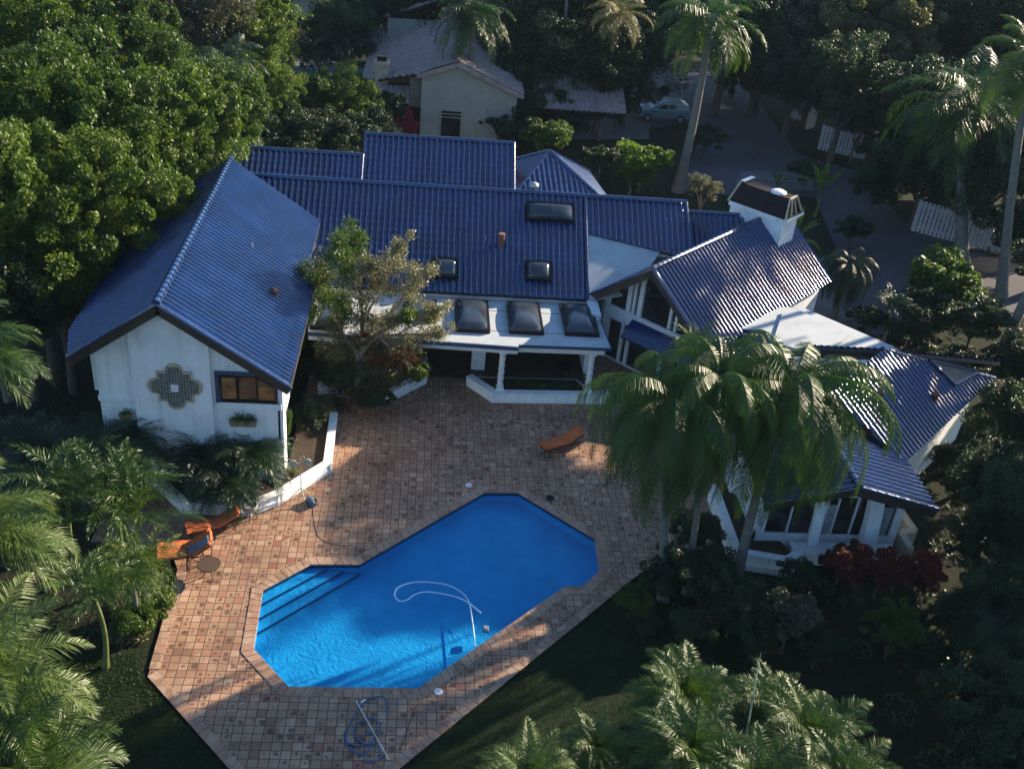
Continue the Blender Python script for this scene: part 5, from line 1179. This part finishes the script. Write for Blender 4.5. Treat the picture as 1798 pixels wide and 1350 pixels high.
R_ = [
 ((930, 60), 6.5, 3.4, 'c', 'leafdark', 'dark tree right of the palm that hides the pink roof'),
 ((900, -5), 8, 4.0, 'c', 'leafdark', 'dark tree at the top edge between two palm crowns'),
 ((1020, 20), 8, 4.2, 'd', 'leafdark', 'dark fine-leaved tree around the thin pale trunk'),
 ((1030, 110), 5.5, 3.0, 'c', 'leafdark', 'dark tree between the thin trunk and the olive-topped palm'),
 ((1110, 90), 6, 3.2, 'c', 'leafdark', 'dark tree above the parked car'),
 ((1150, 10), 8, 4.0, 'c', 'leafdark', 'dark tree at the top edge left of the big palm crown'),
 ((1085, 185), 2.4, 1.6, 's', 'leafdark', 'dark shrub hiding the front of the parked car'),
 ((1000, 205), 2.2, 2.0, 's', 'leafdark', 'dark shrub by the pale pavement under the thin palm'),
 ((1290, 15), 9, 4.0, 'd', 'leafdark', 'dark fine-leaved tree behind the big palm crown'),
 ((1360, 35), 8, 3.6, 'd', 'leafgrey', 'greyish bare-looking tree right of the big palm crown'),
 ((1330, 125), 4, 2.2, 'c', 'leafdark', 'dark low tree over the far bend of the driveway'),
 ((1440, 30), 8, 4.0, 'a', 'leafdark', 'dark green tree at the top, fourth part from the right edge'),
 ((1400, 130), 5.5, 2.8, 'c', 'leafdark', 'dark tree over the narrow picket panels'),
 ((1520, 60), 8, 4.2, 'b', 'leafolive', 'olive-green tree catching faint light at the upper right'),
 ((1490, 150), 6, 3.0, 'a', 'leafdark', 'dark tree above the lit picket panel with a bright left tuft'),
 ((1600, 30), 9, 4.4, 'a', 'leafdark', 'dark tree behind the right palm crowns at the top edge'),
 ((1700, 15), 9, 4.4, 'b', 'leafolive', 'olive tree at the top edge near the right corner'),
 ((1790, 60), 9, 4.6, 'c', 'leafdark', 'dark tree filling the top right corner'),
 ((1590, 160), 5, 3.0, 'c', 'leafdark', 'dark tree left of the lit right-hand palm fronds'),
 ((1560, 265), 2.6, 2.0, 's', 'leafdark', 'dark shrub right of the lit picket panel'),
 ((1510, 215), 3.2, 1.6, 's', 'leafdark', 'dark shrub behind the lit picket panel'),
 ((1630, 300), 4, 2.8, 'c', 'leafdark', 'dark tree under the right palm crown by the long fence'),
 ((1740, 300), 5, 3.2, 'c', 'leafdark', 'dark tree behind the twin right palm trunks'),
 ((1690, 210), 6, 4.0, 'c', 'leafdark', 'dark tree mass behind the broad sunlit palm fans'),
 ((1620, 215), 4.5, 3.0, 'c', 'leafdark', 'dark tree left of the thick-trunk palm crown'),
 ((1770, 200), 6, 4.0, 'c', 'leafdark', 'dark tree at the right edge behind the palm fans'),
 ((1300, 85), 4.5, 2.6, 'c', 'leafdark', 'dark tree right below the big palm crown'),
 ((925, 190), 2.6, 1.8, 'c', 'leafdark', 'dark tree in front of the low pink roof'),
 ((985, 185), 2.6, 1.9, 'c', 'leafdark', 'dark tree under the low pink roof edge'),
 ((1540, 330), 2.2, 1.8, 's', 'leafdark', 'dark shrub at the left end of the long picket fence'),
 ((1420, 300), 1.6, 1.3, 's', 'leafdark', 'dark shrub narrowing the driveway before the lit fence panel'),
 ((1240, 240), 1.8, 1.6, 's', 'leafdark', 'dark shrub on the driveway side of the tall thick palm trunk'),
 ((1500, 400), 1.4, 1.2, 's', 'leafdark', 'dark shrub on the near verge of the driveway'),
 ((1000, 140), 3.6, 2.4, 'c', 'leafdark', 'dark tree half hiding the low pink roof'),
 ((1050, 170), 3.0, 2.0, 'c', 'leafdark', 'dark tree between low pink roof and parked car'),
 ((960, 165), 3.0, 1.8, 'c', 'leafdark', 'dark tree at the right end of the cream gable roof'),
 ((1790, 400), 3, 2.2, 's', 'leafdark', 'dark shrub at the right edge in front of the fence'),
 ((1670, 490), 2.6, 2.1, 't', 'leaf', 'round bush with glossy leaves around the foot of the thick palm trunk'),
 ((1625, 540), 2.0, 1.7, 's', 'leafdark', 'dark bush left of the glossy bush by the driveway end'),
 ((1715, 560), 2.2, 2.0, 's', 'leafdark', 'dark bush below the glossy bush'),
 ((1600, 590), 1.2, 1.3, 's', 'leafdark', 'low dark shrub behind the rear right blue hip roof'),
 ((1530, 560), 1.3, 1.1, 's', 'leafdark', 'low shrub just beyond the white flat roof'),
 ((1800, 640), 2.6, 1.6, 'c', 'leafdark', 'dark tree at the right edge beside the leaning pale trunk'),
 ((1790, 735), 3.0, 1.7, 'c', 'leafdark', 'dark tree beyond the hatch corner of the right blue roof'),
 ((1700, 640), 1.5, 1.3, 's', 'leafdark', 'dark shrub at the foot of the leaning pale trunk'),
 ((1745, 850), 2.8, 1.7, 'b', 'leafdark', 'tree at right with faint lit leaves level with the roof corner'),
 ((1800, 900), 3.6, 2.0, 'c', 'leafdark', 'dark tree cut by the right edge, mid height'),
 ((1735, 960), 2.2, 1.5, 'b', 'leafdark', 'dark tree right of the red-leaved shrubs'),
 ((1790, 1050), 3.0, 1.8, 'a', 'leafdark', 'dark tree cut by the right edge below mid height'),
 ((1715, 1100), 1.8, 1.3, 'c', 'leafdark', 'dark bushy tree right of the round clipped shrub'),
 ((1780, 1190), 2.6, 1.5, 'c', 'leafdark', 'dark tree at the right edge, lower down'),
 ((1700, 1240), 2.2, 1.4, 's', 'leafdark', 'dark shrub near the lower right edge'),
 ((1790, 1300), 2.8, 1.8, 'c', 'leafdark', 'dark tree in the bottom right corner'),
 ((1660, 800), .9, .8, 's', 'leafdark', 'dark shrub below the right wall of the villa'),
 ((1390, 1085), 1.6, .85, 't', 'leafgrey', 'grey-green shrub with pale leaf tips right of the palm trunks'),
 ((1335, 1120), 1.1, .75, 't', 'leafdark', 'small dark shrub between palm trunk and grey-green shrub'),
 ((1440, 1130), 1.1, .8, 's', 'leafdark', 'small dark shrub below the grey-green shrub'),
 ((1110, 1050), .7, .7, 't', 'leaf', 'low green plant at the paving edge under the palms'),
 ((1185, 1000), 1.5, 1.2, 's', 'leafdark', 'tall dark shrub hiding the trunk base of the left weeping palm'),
 ((1255, 1010), 1.4, 1.1, 't', 'leafdark', 'dark shrub between the weeping palm trunks'),
 ((1330, 1050), 1.3, 1.0, 's', 'leafdark', 'dark shrub right of the right weeping palm trunk'),
 ((1225, 930), 1.3, 1.0, 's', 'leafdark', 'dark shrub behind the weeping palm trunks against the paving'),
 ((1400, 1010), 1.0, .8, 's', 'leafdark', 'dark shrub under the white bay sill of the right wing'),
 ((1220, 1100), .9, .8, 's', 'leafdark', 'low dark shrub at the foot of the two palms'),
 ((1285, 1080), 1.0, .7, 't', 'leafdark', 'dark shrub at the base of the right palm trunk'),
 ((1630, 1150), 1.2, .9, 's', 'leafdark', 'dark shrub below the round clipped shrub'),
 ((1130, 1090), .5, .6, 's', 'leafdark', 'ground-hugging shrub nearest the lawn under the palms'),
]
for px, z, r_, k, mt, lb in R_: tree(px, z, r_ * (1.3 if z > 3.9 and px[1] < 420 else 1), lb, k, M[mt])
for i, (x, y, z, r_) in enumerate(((47, 93, 8, 5.5), (55, 104, 9, 6), (43, 108, 8.5, 5.5), (38, 118, 9, 6), (30, 124, 8, 5), (64, 118, 10, 7))):
    t_ = thing('broadleaf_tree', ['dark tree of the wood behind the narrow picket panels', 'dark tree deep in the upper right wood', 'dark tree where the driveway vanishes', 'dark tree beyond the driveway bend, near the top edge', 'farthest dark tree over the driveway at the top edge', 'big dark tree deep in the wood toward the top right corner'][i], 'tree', (x, y, 0)); mesh_obj('crown', CR['c'], t_, (0, 0, z), (r_ * 1.15, r_ * 1.15, z * .8), i, M['leafdark']); trunk(t_, (x, y, 0), (x, y, z), .3, .15, M['bark'])
tree((1572, 1105), 1.3, 1.05, 'round clipped dome shrub in the dark right garden', 'r', M['leaf'], hz=1.05)
tree((1480, 985), 1.3, .85, 'dark red-leaved shrub under the bay window, leftmost of the red ones', 't', M['leafred'])
tree((1550, 1000), 1.3, .9, 'red-leaved shrub in the middle with the brightest red leaves', 't', M['leafred'])
tree((1625, 1005), 1.2, .85, 'red-leaved shrub right by the cream garden wall end', 't', M['leafred'])
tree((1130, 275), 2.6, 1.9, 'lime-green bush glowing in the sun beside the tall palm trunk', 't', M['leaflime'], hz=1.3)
tree((1110, 305), 1.2, 1.3, 'leafy shrub under the lime-green bush', 't', M['leaf'])
tree((1055, 280), 1.6, 1.3, 'dark leafy shrub right of the pyramid roof', 't', M['leafdark'])
tree((1237, 330), 2.9, 1.25, 'small umbrella-shaped tree with orange-brown top behind the blue roof', 'd', M['leafolive'], hz=.9, name='ornamental_tree')
for px, lb in (((60, 880), 'dark low shrub under the sunlit left palm fans'), ((230, 1090), 'small leafy shrub beside the yellow palm stem at left'), ((270, 1060), 'pale-leaved small shrub at the left paving edge')):
    tree(px, .6, .7, lb, 't', M['leaf'])

# --- palms with trunks
def tp(base_px, top_px, zt):
    b = atZ(*base_px, 0); t_ = atZ(*top_px, zt); return (b.x, b.y, 0), (t_.x, t_.y, zt)
b, t_ = tp((1290, 1035), (1400, 640), 9.4); palm(b, tuple(atZ(1385, 695, 7.6)), 'queen', 1.02, 'right one of the twin weeping palms standing before the villa right wing', .19, .13)
b, t_ = tp((1165, 1050), (1240, 690), 8.6); palm(b, tuple(atZ(1180, 715, 7.4)), 'queen2', .92, 'left one of the twin weeping palms with fronds over the pool corner', .17, .12, 1)
b, t_ = tp((1185, 1048), (1270, 620), 9.6); palm((b[0] + .5, b[1] + .3, 0), tuple(atZ(1262, 680, 8.0)), 'queen', .75, 'slimmer weeping palm rising behind the left twin palm', .13, .09, 2.2)
b, t_ = tp((1190, 335), (1245, 30), 11.3); palm(b, (b[0] + .3, b[1] + .3, 11.2), 'royal', 1.25, 'tall palm with thick pale trunk between villa and parked car', .34, .24, .5)
b, t_ = tp((812, 240), (832, 30), 9.); palm(b, (b[0] + .2, b[1], 8.7), 'royal', 1.15, 'palm standing right in front of the cream neighbour gable', .25, .2, 2)
b, t_ = tp((1050, 245), (1088, 20), 9.5); palm(b, (b[0] + .4, b[1] + .4, 9.2), 'royal', .85, 'thin-trunked palm with yellow-olive crown left of the parked car', .15, .11, 1, M['leafolive'])
b, t_ = tp((972, 215), (985, -60), 12.); palm(b, (b[0] - .2, b[1], 14.5), 'royal', 1.1, 'very thin straight pale palm trunk running out of the top edge', .15, .12, 3)
palm((34.6, 59.1, 0), tuple(atZ(1692, 205, 8.3)), 'royal', 1.75, 'palm with the thickest trunk at right, crown of broad sunlit fans', .40, .27, .9)
palm((35.2, 54.9, 0), tuple(atZ(1808, 120, 12.6)), 'royal', 1.15, 'palm trunk leaning right just beside the thickest trunk', .28, .2, 2)
palm((30.15, 45.5, 0), (34.3, 50.0, 14.0), 'royal', 1.2, 'leaning pale speckled palm trunk leaving the right edge lower down', .25, .19, 4)
p = atZ(1490, 465, 3.2); palm((p.x + .1, p.y, 0), p, 'queen2', .55, 'small drooping palm right of the glittering roof corner', .15, .11, 1, M['palmdark'], shaft=False)
p = atZ(1565, 545, 2.0); palm((p.x, p.y, 0), p, 'areca', .8, 'low feathery palm beyond the white flat roof', .1, .08, 2, M['palmdark'], shaft=False)
for px, z, k, sc, lb, mt in (((1440, 335), 3.4, 'banana', 1.15, 'banana-like plant with tall lime leaves right of the chimney', 'leaflime'), ((1395, 420), 2.4, 'banana2', 1.0, 'dark broad-leaved banana plant just below the chimney cap', 'leaf'), ((1105, 325), 1.2, 'banana', .7, 'broad-leaved plant by the far end of the pyramid roof', 'leaflime'), ((1365, 330), 2.0, 'banana2', .7, 'spiky plant behind the brown chimney hood', 'leaf')):
    p = atZ(*px, z * .55); palm((p.x, p.y, 0), (p.x, p.y, z * .5), k, sc, lb, .09, .07, 1, M[mt], 'plant', shaft=False, name='banana_plant', cname='leaves', tmat=M['greenstem'])
# foreground palms, left
for px, z, k, sc, rz, lb, mt in (
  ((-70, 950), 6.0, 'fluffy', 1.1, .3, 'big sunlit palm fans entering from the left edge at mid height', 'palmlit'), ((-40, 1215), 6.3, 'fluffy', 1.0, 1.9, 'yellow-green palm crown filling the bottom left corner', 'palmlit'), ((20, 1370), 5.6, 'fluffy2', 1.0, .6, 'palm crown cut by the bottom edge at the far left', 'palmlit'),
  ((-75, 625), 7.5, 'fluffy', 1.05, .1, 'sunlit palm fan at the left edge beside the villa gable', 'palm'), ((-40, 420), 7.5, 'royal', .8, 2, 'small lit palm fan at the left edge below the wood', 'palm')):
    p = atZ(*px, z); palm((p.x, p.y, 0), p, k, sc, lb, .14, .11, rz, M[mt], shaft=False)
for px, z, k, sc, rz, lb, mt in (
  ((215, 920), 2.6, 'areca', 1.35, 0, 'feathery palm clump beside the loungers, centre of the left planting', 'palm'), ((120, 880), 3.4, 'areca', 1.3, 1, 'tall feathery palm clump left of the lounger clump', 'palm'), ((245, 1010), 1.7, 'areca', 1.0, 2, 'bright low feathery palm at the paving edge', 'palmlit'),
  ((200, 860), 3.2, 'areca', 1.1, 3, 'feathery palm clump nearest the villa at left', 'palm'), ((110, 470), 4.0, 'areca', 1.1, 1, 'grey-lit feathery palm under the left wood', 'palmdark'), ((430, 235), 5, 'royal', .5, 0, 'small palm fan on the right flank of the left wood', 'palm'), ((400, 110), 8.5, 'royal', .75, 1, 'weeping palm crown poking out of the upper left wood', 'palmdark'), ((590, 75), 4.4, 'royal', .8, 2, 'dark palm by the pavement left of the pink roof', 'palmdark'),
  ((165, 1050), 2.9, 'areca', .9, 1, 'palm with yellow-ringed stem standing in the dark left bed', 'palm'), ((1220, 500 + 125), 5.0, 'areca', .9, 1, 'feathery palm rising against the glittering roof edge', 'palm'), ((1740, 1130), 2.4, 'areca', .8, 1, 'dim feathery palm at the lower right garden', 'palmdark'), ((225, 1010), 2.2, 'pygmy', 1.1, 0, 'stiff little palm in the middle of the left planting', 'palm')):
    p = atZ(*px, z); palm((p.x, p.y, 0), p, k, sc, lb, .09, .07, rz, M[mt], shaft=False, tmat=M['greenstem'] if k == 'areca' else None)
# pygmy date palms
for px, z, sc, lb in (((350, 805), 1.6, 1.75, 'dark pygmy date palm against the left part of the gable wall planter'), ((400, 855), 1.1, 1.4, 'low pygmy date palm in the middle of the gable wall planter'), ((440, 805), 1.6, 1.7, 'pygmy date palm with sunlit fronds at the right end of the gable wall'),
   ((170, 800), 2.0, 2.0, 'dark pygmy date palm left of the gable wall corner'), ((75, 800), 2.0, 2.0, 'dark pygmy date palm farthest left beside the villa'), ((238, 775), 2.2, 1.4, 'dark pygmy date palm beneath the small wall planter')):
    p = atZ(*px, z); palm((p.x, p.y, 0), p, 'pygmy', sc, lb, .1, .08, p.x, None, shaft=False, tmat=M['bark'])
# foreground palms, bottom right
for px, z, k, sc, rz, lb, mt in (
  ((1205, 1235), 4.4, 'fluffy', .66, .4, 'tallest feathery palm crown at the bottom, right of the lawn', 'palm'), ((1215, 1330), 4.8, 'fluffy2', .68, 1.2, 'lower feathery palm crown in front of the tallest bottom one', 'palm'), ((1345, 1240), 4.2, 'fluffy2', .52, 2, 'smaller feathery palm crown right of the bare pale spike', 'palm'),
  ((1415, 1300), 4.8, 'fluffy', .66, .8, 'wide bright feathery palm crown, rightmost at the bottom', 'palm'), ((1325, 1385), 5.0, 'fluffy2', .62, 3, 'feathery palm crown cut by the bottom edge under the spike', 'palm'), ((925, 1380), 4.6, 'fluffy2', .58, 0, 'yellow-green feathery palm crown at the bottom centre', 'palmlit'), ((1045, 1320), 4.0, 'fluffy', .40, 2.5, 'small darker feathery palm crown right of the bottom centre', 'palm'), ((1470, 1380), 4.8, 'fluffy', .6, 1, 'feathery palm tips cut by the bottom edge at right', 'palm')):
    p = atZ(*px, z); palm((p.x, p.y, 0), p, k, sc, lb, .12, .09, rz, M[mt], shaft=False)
p0, p1 = atZ(1308, 1300, 4.6), atZ(1336, 1145, 6.6); mb = MB(); mb.tube([p0 * 1, p0.lerp(p1, .5), p1], [.03, .02, .004], 6); mb.tube([Vector((p0.x, p0.y, 0)), p0], [.05, .03], 6); tag(obj('palm_spear', mb, M['lamp']), 'bare pale palm spear sticking up between the bottom palm crowns', 'palm spear')

# --- ferns in the wall boxes and plants in the planters
def put(name, me, loc, sc, label, cat, rz=0, mat=None):
    t_ = thing(name, label, cat, (loc[0], loc[1], 0)); mesh_obj('leaves', me, t_, (0, 0, loc[2]), sc, rz, mat); mb = MB(); mb.tube([(loc[0], loc[1], loc[2] - .25), (loc[0], loc[1], loc[2] + .03)], .03, 6); obj('stem', mb, M['greenstem'], t_); return t_
put('fern', PM['fern'], (-6.65, YW - .15, 3.3), .75, 'left fern in the long planter box on the white wall', 'plant'); put('fern', PM['fern'], (-6.25, YW - .15, 3.3), .7, 'right fern in the long planter box on the white wall', 'plant'); put('fern', PM['fern'], (-10.8, YW - .15, 3.35), .6, 'fern in the small wall planter at the left', 'plant')
pk = 0
for px, z, me, sc, mt, lb in (((500, 745), 1.8, CR['t'], (.35, .35, 1.3), 'leaf', 'climbing vine catching sun on the white corner column'), ((545, 720), 1.0, CR['s'], (1.0, 1.5, .9), 'leafdark', 'dark shrub mass inside the long bent planter'), ((510, 830), .6, CR['t'], (.35, .35, .25), 'leafolive', 'dry brown ground plants in the sunlit planter corner'), ((575, 640), 1.2, CR['s'], (1.2, 1.0, 1.2), 'leafdark', 'dark shrub between left gable and central tree'), ((660, 700), .9, CR['s'], (.9, .6, .8), 'leafdark', 'very dark bush behind the angled planter wall'),
   ((528, 600), 2.0, CR['t'], (.3, .8, 1.3), 'leaf', 'green shrub squeezed against the left roof eave')):
    p = atZ(*px, z); t_ = thing('shrub', lb, 'shrub', (p.x, p.y, 0)); mesh_obj('foliage', me, t_, (0, 0, z), sc, 0, M[mt]); trunk(t_, (p.x, p.y, 0), (p.x, p.y, z), .03, .02, M['bark'], 'stem', 0)
for i in range(7): put('small_plant', PM['fern'], (4.3 + i * .55, 41.65 + .12 * math.sin(i * 2), .35), .5 + .1 * (i % 3), ['potted fern at the left end of the porch planter', 'second dim fern in the porch planter', 'third dim fern in the porch planter', 'middle fern of the row in the porch planter', 'fern just right of the middle in the porch planter', 'sixth dim fern in the porch planter', 'fern nearest the right porch column'][i], 'plant', i)

# --- the half-bare tree at the centre
CT = thing('ornamental_tree', 'half-bare twisted olive-coloured tree overhanging the porch roof at the centre', 'tree', (-2.75, 40.0, 0))
rs = random.Random(5); nrs = np.random.RandomState(5); mb = MB(); LP = {'leafpale': [], 'leafolive': [], 'leaf': [], 'leaforange': [], 'leafgrey': []}
def limb(a, b, r0, r1, sag=.15, n=7):
    a, b = Vector(a), Vector(b); P = []; w1 = Vector((rs.uniform(-1, 1), rs.uniform(-1, 1), rs.uniform(-.4, 1))) * (b - a).length * sag
    for i in range(n + 1): t = i / n; P.append(a.lerp(b, t) + w1 * math.sin(PI * t) + Vector((rs.uniform(-1, 1), rs.uniform(-1, 1), rs.uniform(-1, 1))) * (.03 if 0 < i < n else 0) * (b - a).length)
    mb.tube(P, [r0 + (r1 - r0) * i / n for i in range(n + 1)], 6); return P
fork = Vector((-2.6, 40.2, 2.3)); limb((-2.75, 40.0, -.1), fork, .20, .15, .05)
forks = [fork, fork + Vector((-.7, .2, 1.0)), fork + Vector((.8, .3, .9)), fork + Vector((.1, .7, 1.3))]
for f_ in forks[1:]: limb(fork, f_, .13, .09, .1)
tips = [(590, 440, 'leaf', .55), (560, 480, 'leaf', .5), (620, 425, 'leaf', .5), (600, 480, 'leafolive', .5), (640, 470, 'leafpale', .4), (665, 470, 'leafpale', .4), (700, 430, 'leafpale', .35), (705, 460, 'leafpale', .45), (735, 480, 'leafpale', .4), (680, 500, 'leafolive', .5), (720, 510, 'leafpale', .5), (640, 520, 'leafpale', .5), (570, 520, 'leaf', .55), (600, 540, 'leaf', .5), (650, 560, 'leafpale', .5), (690, 550, 'leafpale', .45),
        (760, 555, 'leafpale', .42), (745, 590, 'leafpale', .4), (775, 590, 'leafpale', .38), (770, 540, 'leafpale', .35), (715, 600, 'leafpale', .45), (680, 610, 'leafolive', .5), (640, 600, 'leafolive', .6), (610, 610, 'leafolive', .5), (735, 630, 'leafolive', .35), (735, 655, 'leaf', .25), (660, 640, 'leafgrey', .45), (600, 660, 'leafdark', .5), (715, 555, 'leaf', .3), (585, 580, 'leafgrey', .4), (620, 650, 'leafdark', .6), (640, 690, 'leafdark', .55), (670, 660, 'leafolive', .5), (590, 620, 'leafolive', .5), (700, 660, 'leafolive', .35), (630, 560, 'leafgrey', .5), (600, 690, 'leafdark', .5), (660, 590, 'leafgrey', .5), (560, 500, 'leafolive', .35)]
LP['leafdark'] = []
for i, (x, y, mt, r_) in enumerate(tips):
    q = atY(x, y, 40.6 + rs.uniform(-.7, .9) - (.5 if y > 600 else 0)); f_ = min(forks, key=lambda v: (v - q).length); P = limb(f_, q, .05, .015, .12)
    for j in range(9):
        s = P[rs.randint(3, 6)]; e_ = q + Vector((rs.gauss(0, 1), rs.gauss(0, 1), rs.gauss(0, .8))) * r_ * .75; PP = limb(s, e_, .014, .005, .15, 4)
        n = 240 if mt in ('leaf', 'leafdark') else 120; c = np.array(e_)[None, :] + nrs.normal(size=(n, 3)) * r_ * (.36 if mt == 'leaf' else .34)
        LP[mt].append(c)
    for j in range(5): limb(q, q + Vector((rs.gauss(0, 1), rs.gauss(0, 1), rs.gauss(0, .8))) * r_ * .7, .009, .003, .2, 3)
obj('trunk', mb, M['barkpale'], CT)
off = np.array([-2.75, 40.0, 0])
for mt, ps in LP.items():
    if ps: me = quads('leaves', leaves(np.concatenate(ps) - off, (.14 if mt == 'leaf' else .12), nrs, .5, .4), M[mt]); mesh_obj('leaves', me, CT, (0, 0, 0), 1)
for px, sc, lb, mt in (((705, 630), 1.3, 'bright orange-red bromeliad under the right side of the central tree', 'leaforange'), ((660, 640), 1.0, 'dull orange bromeliad left of the bright orange one', 'leaforange'), ((612, 695), .6, 'small orange bromeliad low on the central tree trunk', 'leaforange'), ((640, 590), .8, 'rusty dead-leaf cluster in the middle of the central tree', 'leaforange')):
    q = atY(*px, 39.7); t_ = thing('bromeliad', lb, 'plant', (q.x, q.y, q.z)); mesh_obj('leaves', PM['brom'], t_, (0, 0, 0), sc, px[0], M[mt]); mb = MB(); mb.tube([q, Vector((-2.7, 40.0, max(.5, q.z - .5)))], [.02, .03], 5); obj('stem', mb, M['bark'], t_)

# ------------------------------------------------------------------ grass and undergrowth
def in_poly(P, x, y):
    c = np.zeros(len(x), bool); n = len(P)
    for i in range(n):
        x0, y0 = P[i]; x1, y1 = P[(i + 1) % n]; k = ((y0 > y) != (y1 > y)) & (x < (x1 - x0) * (y - y0) / (y1 - y0 + 1e-9) + x0); c ^= k
    return c
rs_ = np.random.RandomState(9)
def blades(poly, n, h, seed):
    r_ = np.random.RandomState(seed); xs = [p[0] for p in poly]; ys = [p[1] for p in poly]; x = r_.uniform(min(xs), max(xs), n); y = r_.uniform(min(ys), max(ys), n); k = in_poly(poly, x, y); x, y = x[k], y[k]; m_ = len(x)
    a = r_.uniform(0, 2 * PI, m_); hh = h * r_.uniform(.5, 1.3, m_); w_ = .012; dx, dy = np.cos(a) * w_, np.sin(a) * w_; lx, ly = r_.normal(0, .4, m_) * hh, r_.normal(0, .4, m_) * hh; z0 = np.full(m_, -.045)
    return np.stack([np.stack([x - dx, y - dy, z0], 1), np.stack([x + dx, y + dy, z0], 1), np.stack([x + lx + dx * .3, y + ly + dy * .3, z0 + hh], 1), np.stack([x + lx - dx * .3, y + ly - dy * .3, z0 + hh], 1)], 1)
gm = quads('grass', np.concatenate([blades(lawnA, 60000, .06, 1), blades(lawnB, 70000, .05, 2)]), M['grass']); g_ = D.objects.new('grass', gm); COL.objects.link(g_); g_['kind'] = 'stuff'; g_['label'] = 'short lawn grass on both sides of the paving point'
def under(name, polys, n, size, mat, seed, label, hmax=.6):
    r_ = np.random.RandomState(seed); Ps = []
    for poly, fr in polys:
        xs = [p[0] for p in poly]; ys = [p[1] for p in poly]; m_ = int(n * fr); c = max(12, m_ // 90); cx = r_.uniform(min(xs), max(xs), c); cy = r_.uniform(min(ys), max(ys), c); k = r_.randint(c, size=m_); ch_ = r_.uniform(.15, 1, c) * hmax; cr = r_.uniform(.3, .9, c)
        v = r_.normal(size=(m_, 3)); v /= np.linalg.norm(v, axis=1)[:, None]; x = cx[k] + v[:, 0] * cr[k]; y = cy[k] + v[:, 1] * cr[k]; z = np.abs(v[:, 2]) * ch_[k]; q = in_poly(poly, x, y); Ps.append(np.stack([x, y, z], 1)[q])
    me = quads(name, leaves(np.concatenate(Ps), size, r_, .8), mat); o = D.objects.new(name, me); COL.objects.link(o); o['kind'] = 'stuff'; o['label'] = label
bedL = [(-16, 14), (-12.2, 24.4), (-8.8, 24.8), (-8.4, 28.3), (-9, 29.4), (-12, 29.6), (-12, 47), (-30, 60), (-30, 14)]
bedR = [(8.4, 27.9), (12.0, 25.4), (15.5, 20), (14, 14), (32, 14), (34, 44), (22, 38), (19.6, 29), (14.5, 29.2), (12.3, 29.4), (12.2, 30.4), (9.5, 29.0)]
bedB = [(-14, 58), (4, 60), (17, 60), (17, 75), (12, 76), (8, 74), (-12, 76), (-20, 60)]
bedC = [(22, 44), (27, 50), (33, 46), (40, 58), (36, 44), (30, 36)]
bedF = [(-40, 80), (-6, 80), (-6, 130), (-60, 130)]; bedG = [(9, 84), (18, 90), (16, 130), (9, 130)]; bedH = [(34, 78), (60, 70), (95, 160), (20, 130), (33, 100)]
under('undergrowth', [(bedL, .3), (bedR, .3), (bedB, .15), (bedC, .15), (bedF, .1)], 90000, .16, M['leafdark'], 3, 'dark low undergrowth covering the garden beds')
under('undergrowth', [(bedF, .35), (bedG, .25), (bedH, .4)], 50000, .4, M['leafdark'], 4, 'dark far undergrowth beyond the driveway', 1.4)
under('ground_cover', [([(10.2, 26.5), (15, 26), (15, 28.6), (10.5, 28.6)], .5), ([(-9.6, 24.8), (-8.3, 25), (-8.5, 28.4), (-10, 28.4)], .5)], 7000, .12, M['leafolive'], 5, 'dry mixed ground cover along the paving edges', .25)

# unseen trees added outside the right and near edges, crowns shaped to shade this garden
for i, (x, y, z, r_, hz) in enumerate(((38, 51.6, 14.8, 3.3, 3.2), (39.5, 57.0, 17.0, 3.3, 2.7), (41, 54.2, 16.8, 2.8, 2.3), (36, 50.0, 13.4, 2.0, 2.6), (36, 44, 11.0, 2.0, 2.0), (31, 44, 7.2, 2.6, 3.0), (31.5, 33.0, 8.9, 3.6, 5.2), (31, 27, 8.3, 4.2, 5), (28, 20, 8, 3.8, 5), (48, 69, 10.5, 5.5, 6), (54, 78, 11, 6, 6), (30, 12, 9, 4, 5), (24.5, 26.5, 5.2, 2.0, 3), (33, 29.5, 8, 3, 5))):
    t_ = thing('broadleaf_tree', 'unseen tree added outside the right-hand edge to shade the garden', 'tree', (x, y, 0), 0, 'unseen shade trees added beyond the right edge'); mesh_obj('crown', CR['c'], t_, (0, 0, z), (r_ * 1.15, r_ * 1.15, hz), i, M['leafdark']); trunk(t_, (x, y, 0), (x, y, z), .3, .15, M['bark'])
palm((34, 36.5, 0), (34.4, 36.5, 14.3), 'royal', .7, 'unseen very tall palm added outside the frame to shade the near paving', .2, .14, 2)  # unseen palm added to cast shade over the near paving

# the faint bluish air that veils the far end of the drive
hz_ = MB(); hz_.box((-140, -30, -1.2), (200, 230, 27.5))
gh = NG('air'); gh.t.nodes.remove(gh.out); gh.out = gh.n('OutputMaterial'); pv = gh.n('VolumePrincipled'); pv.inputs['Color'].default_value = (.55, .76, 1, 1); pv.inputs['Density'].default_value = .00011; pv.inputs['Anisotropy'].default_value = .1
gh.l(pv.outputs[0], gh.out.inputs['Volume']); hb = obj('haze', hz_, gh.m); hb['kind'] = 'stuff'; hb['label'] = 'thin bluish morning air over the whole garden'
SC.cycles.volume_bounces = 0
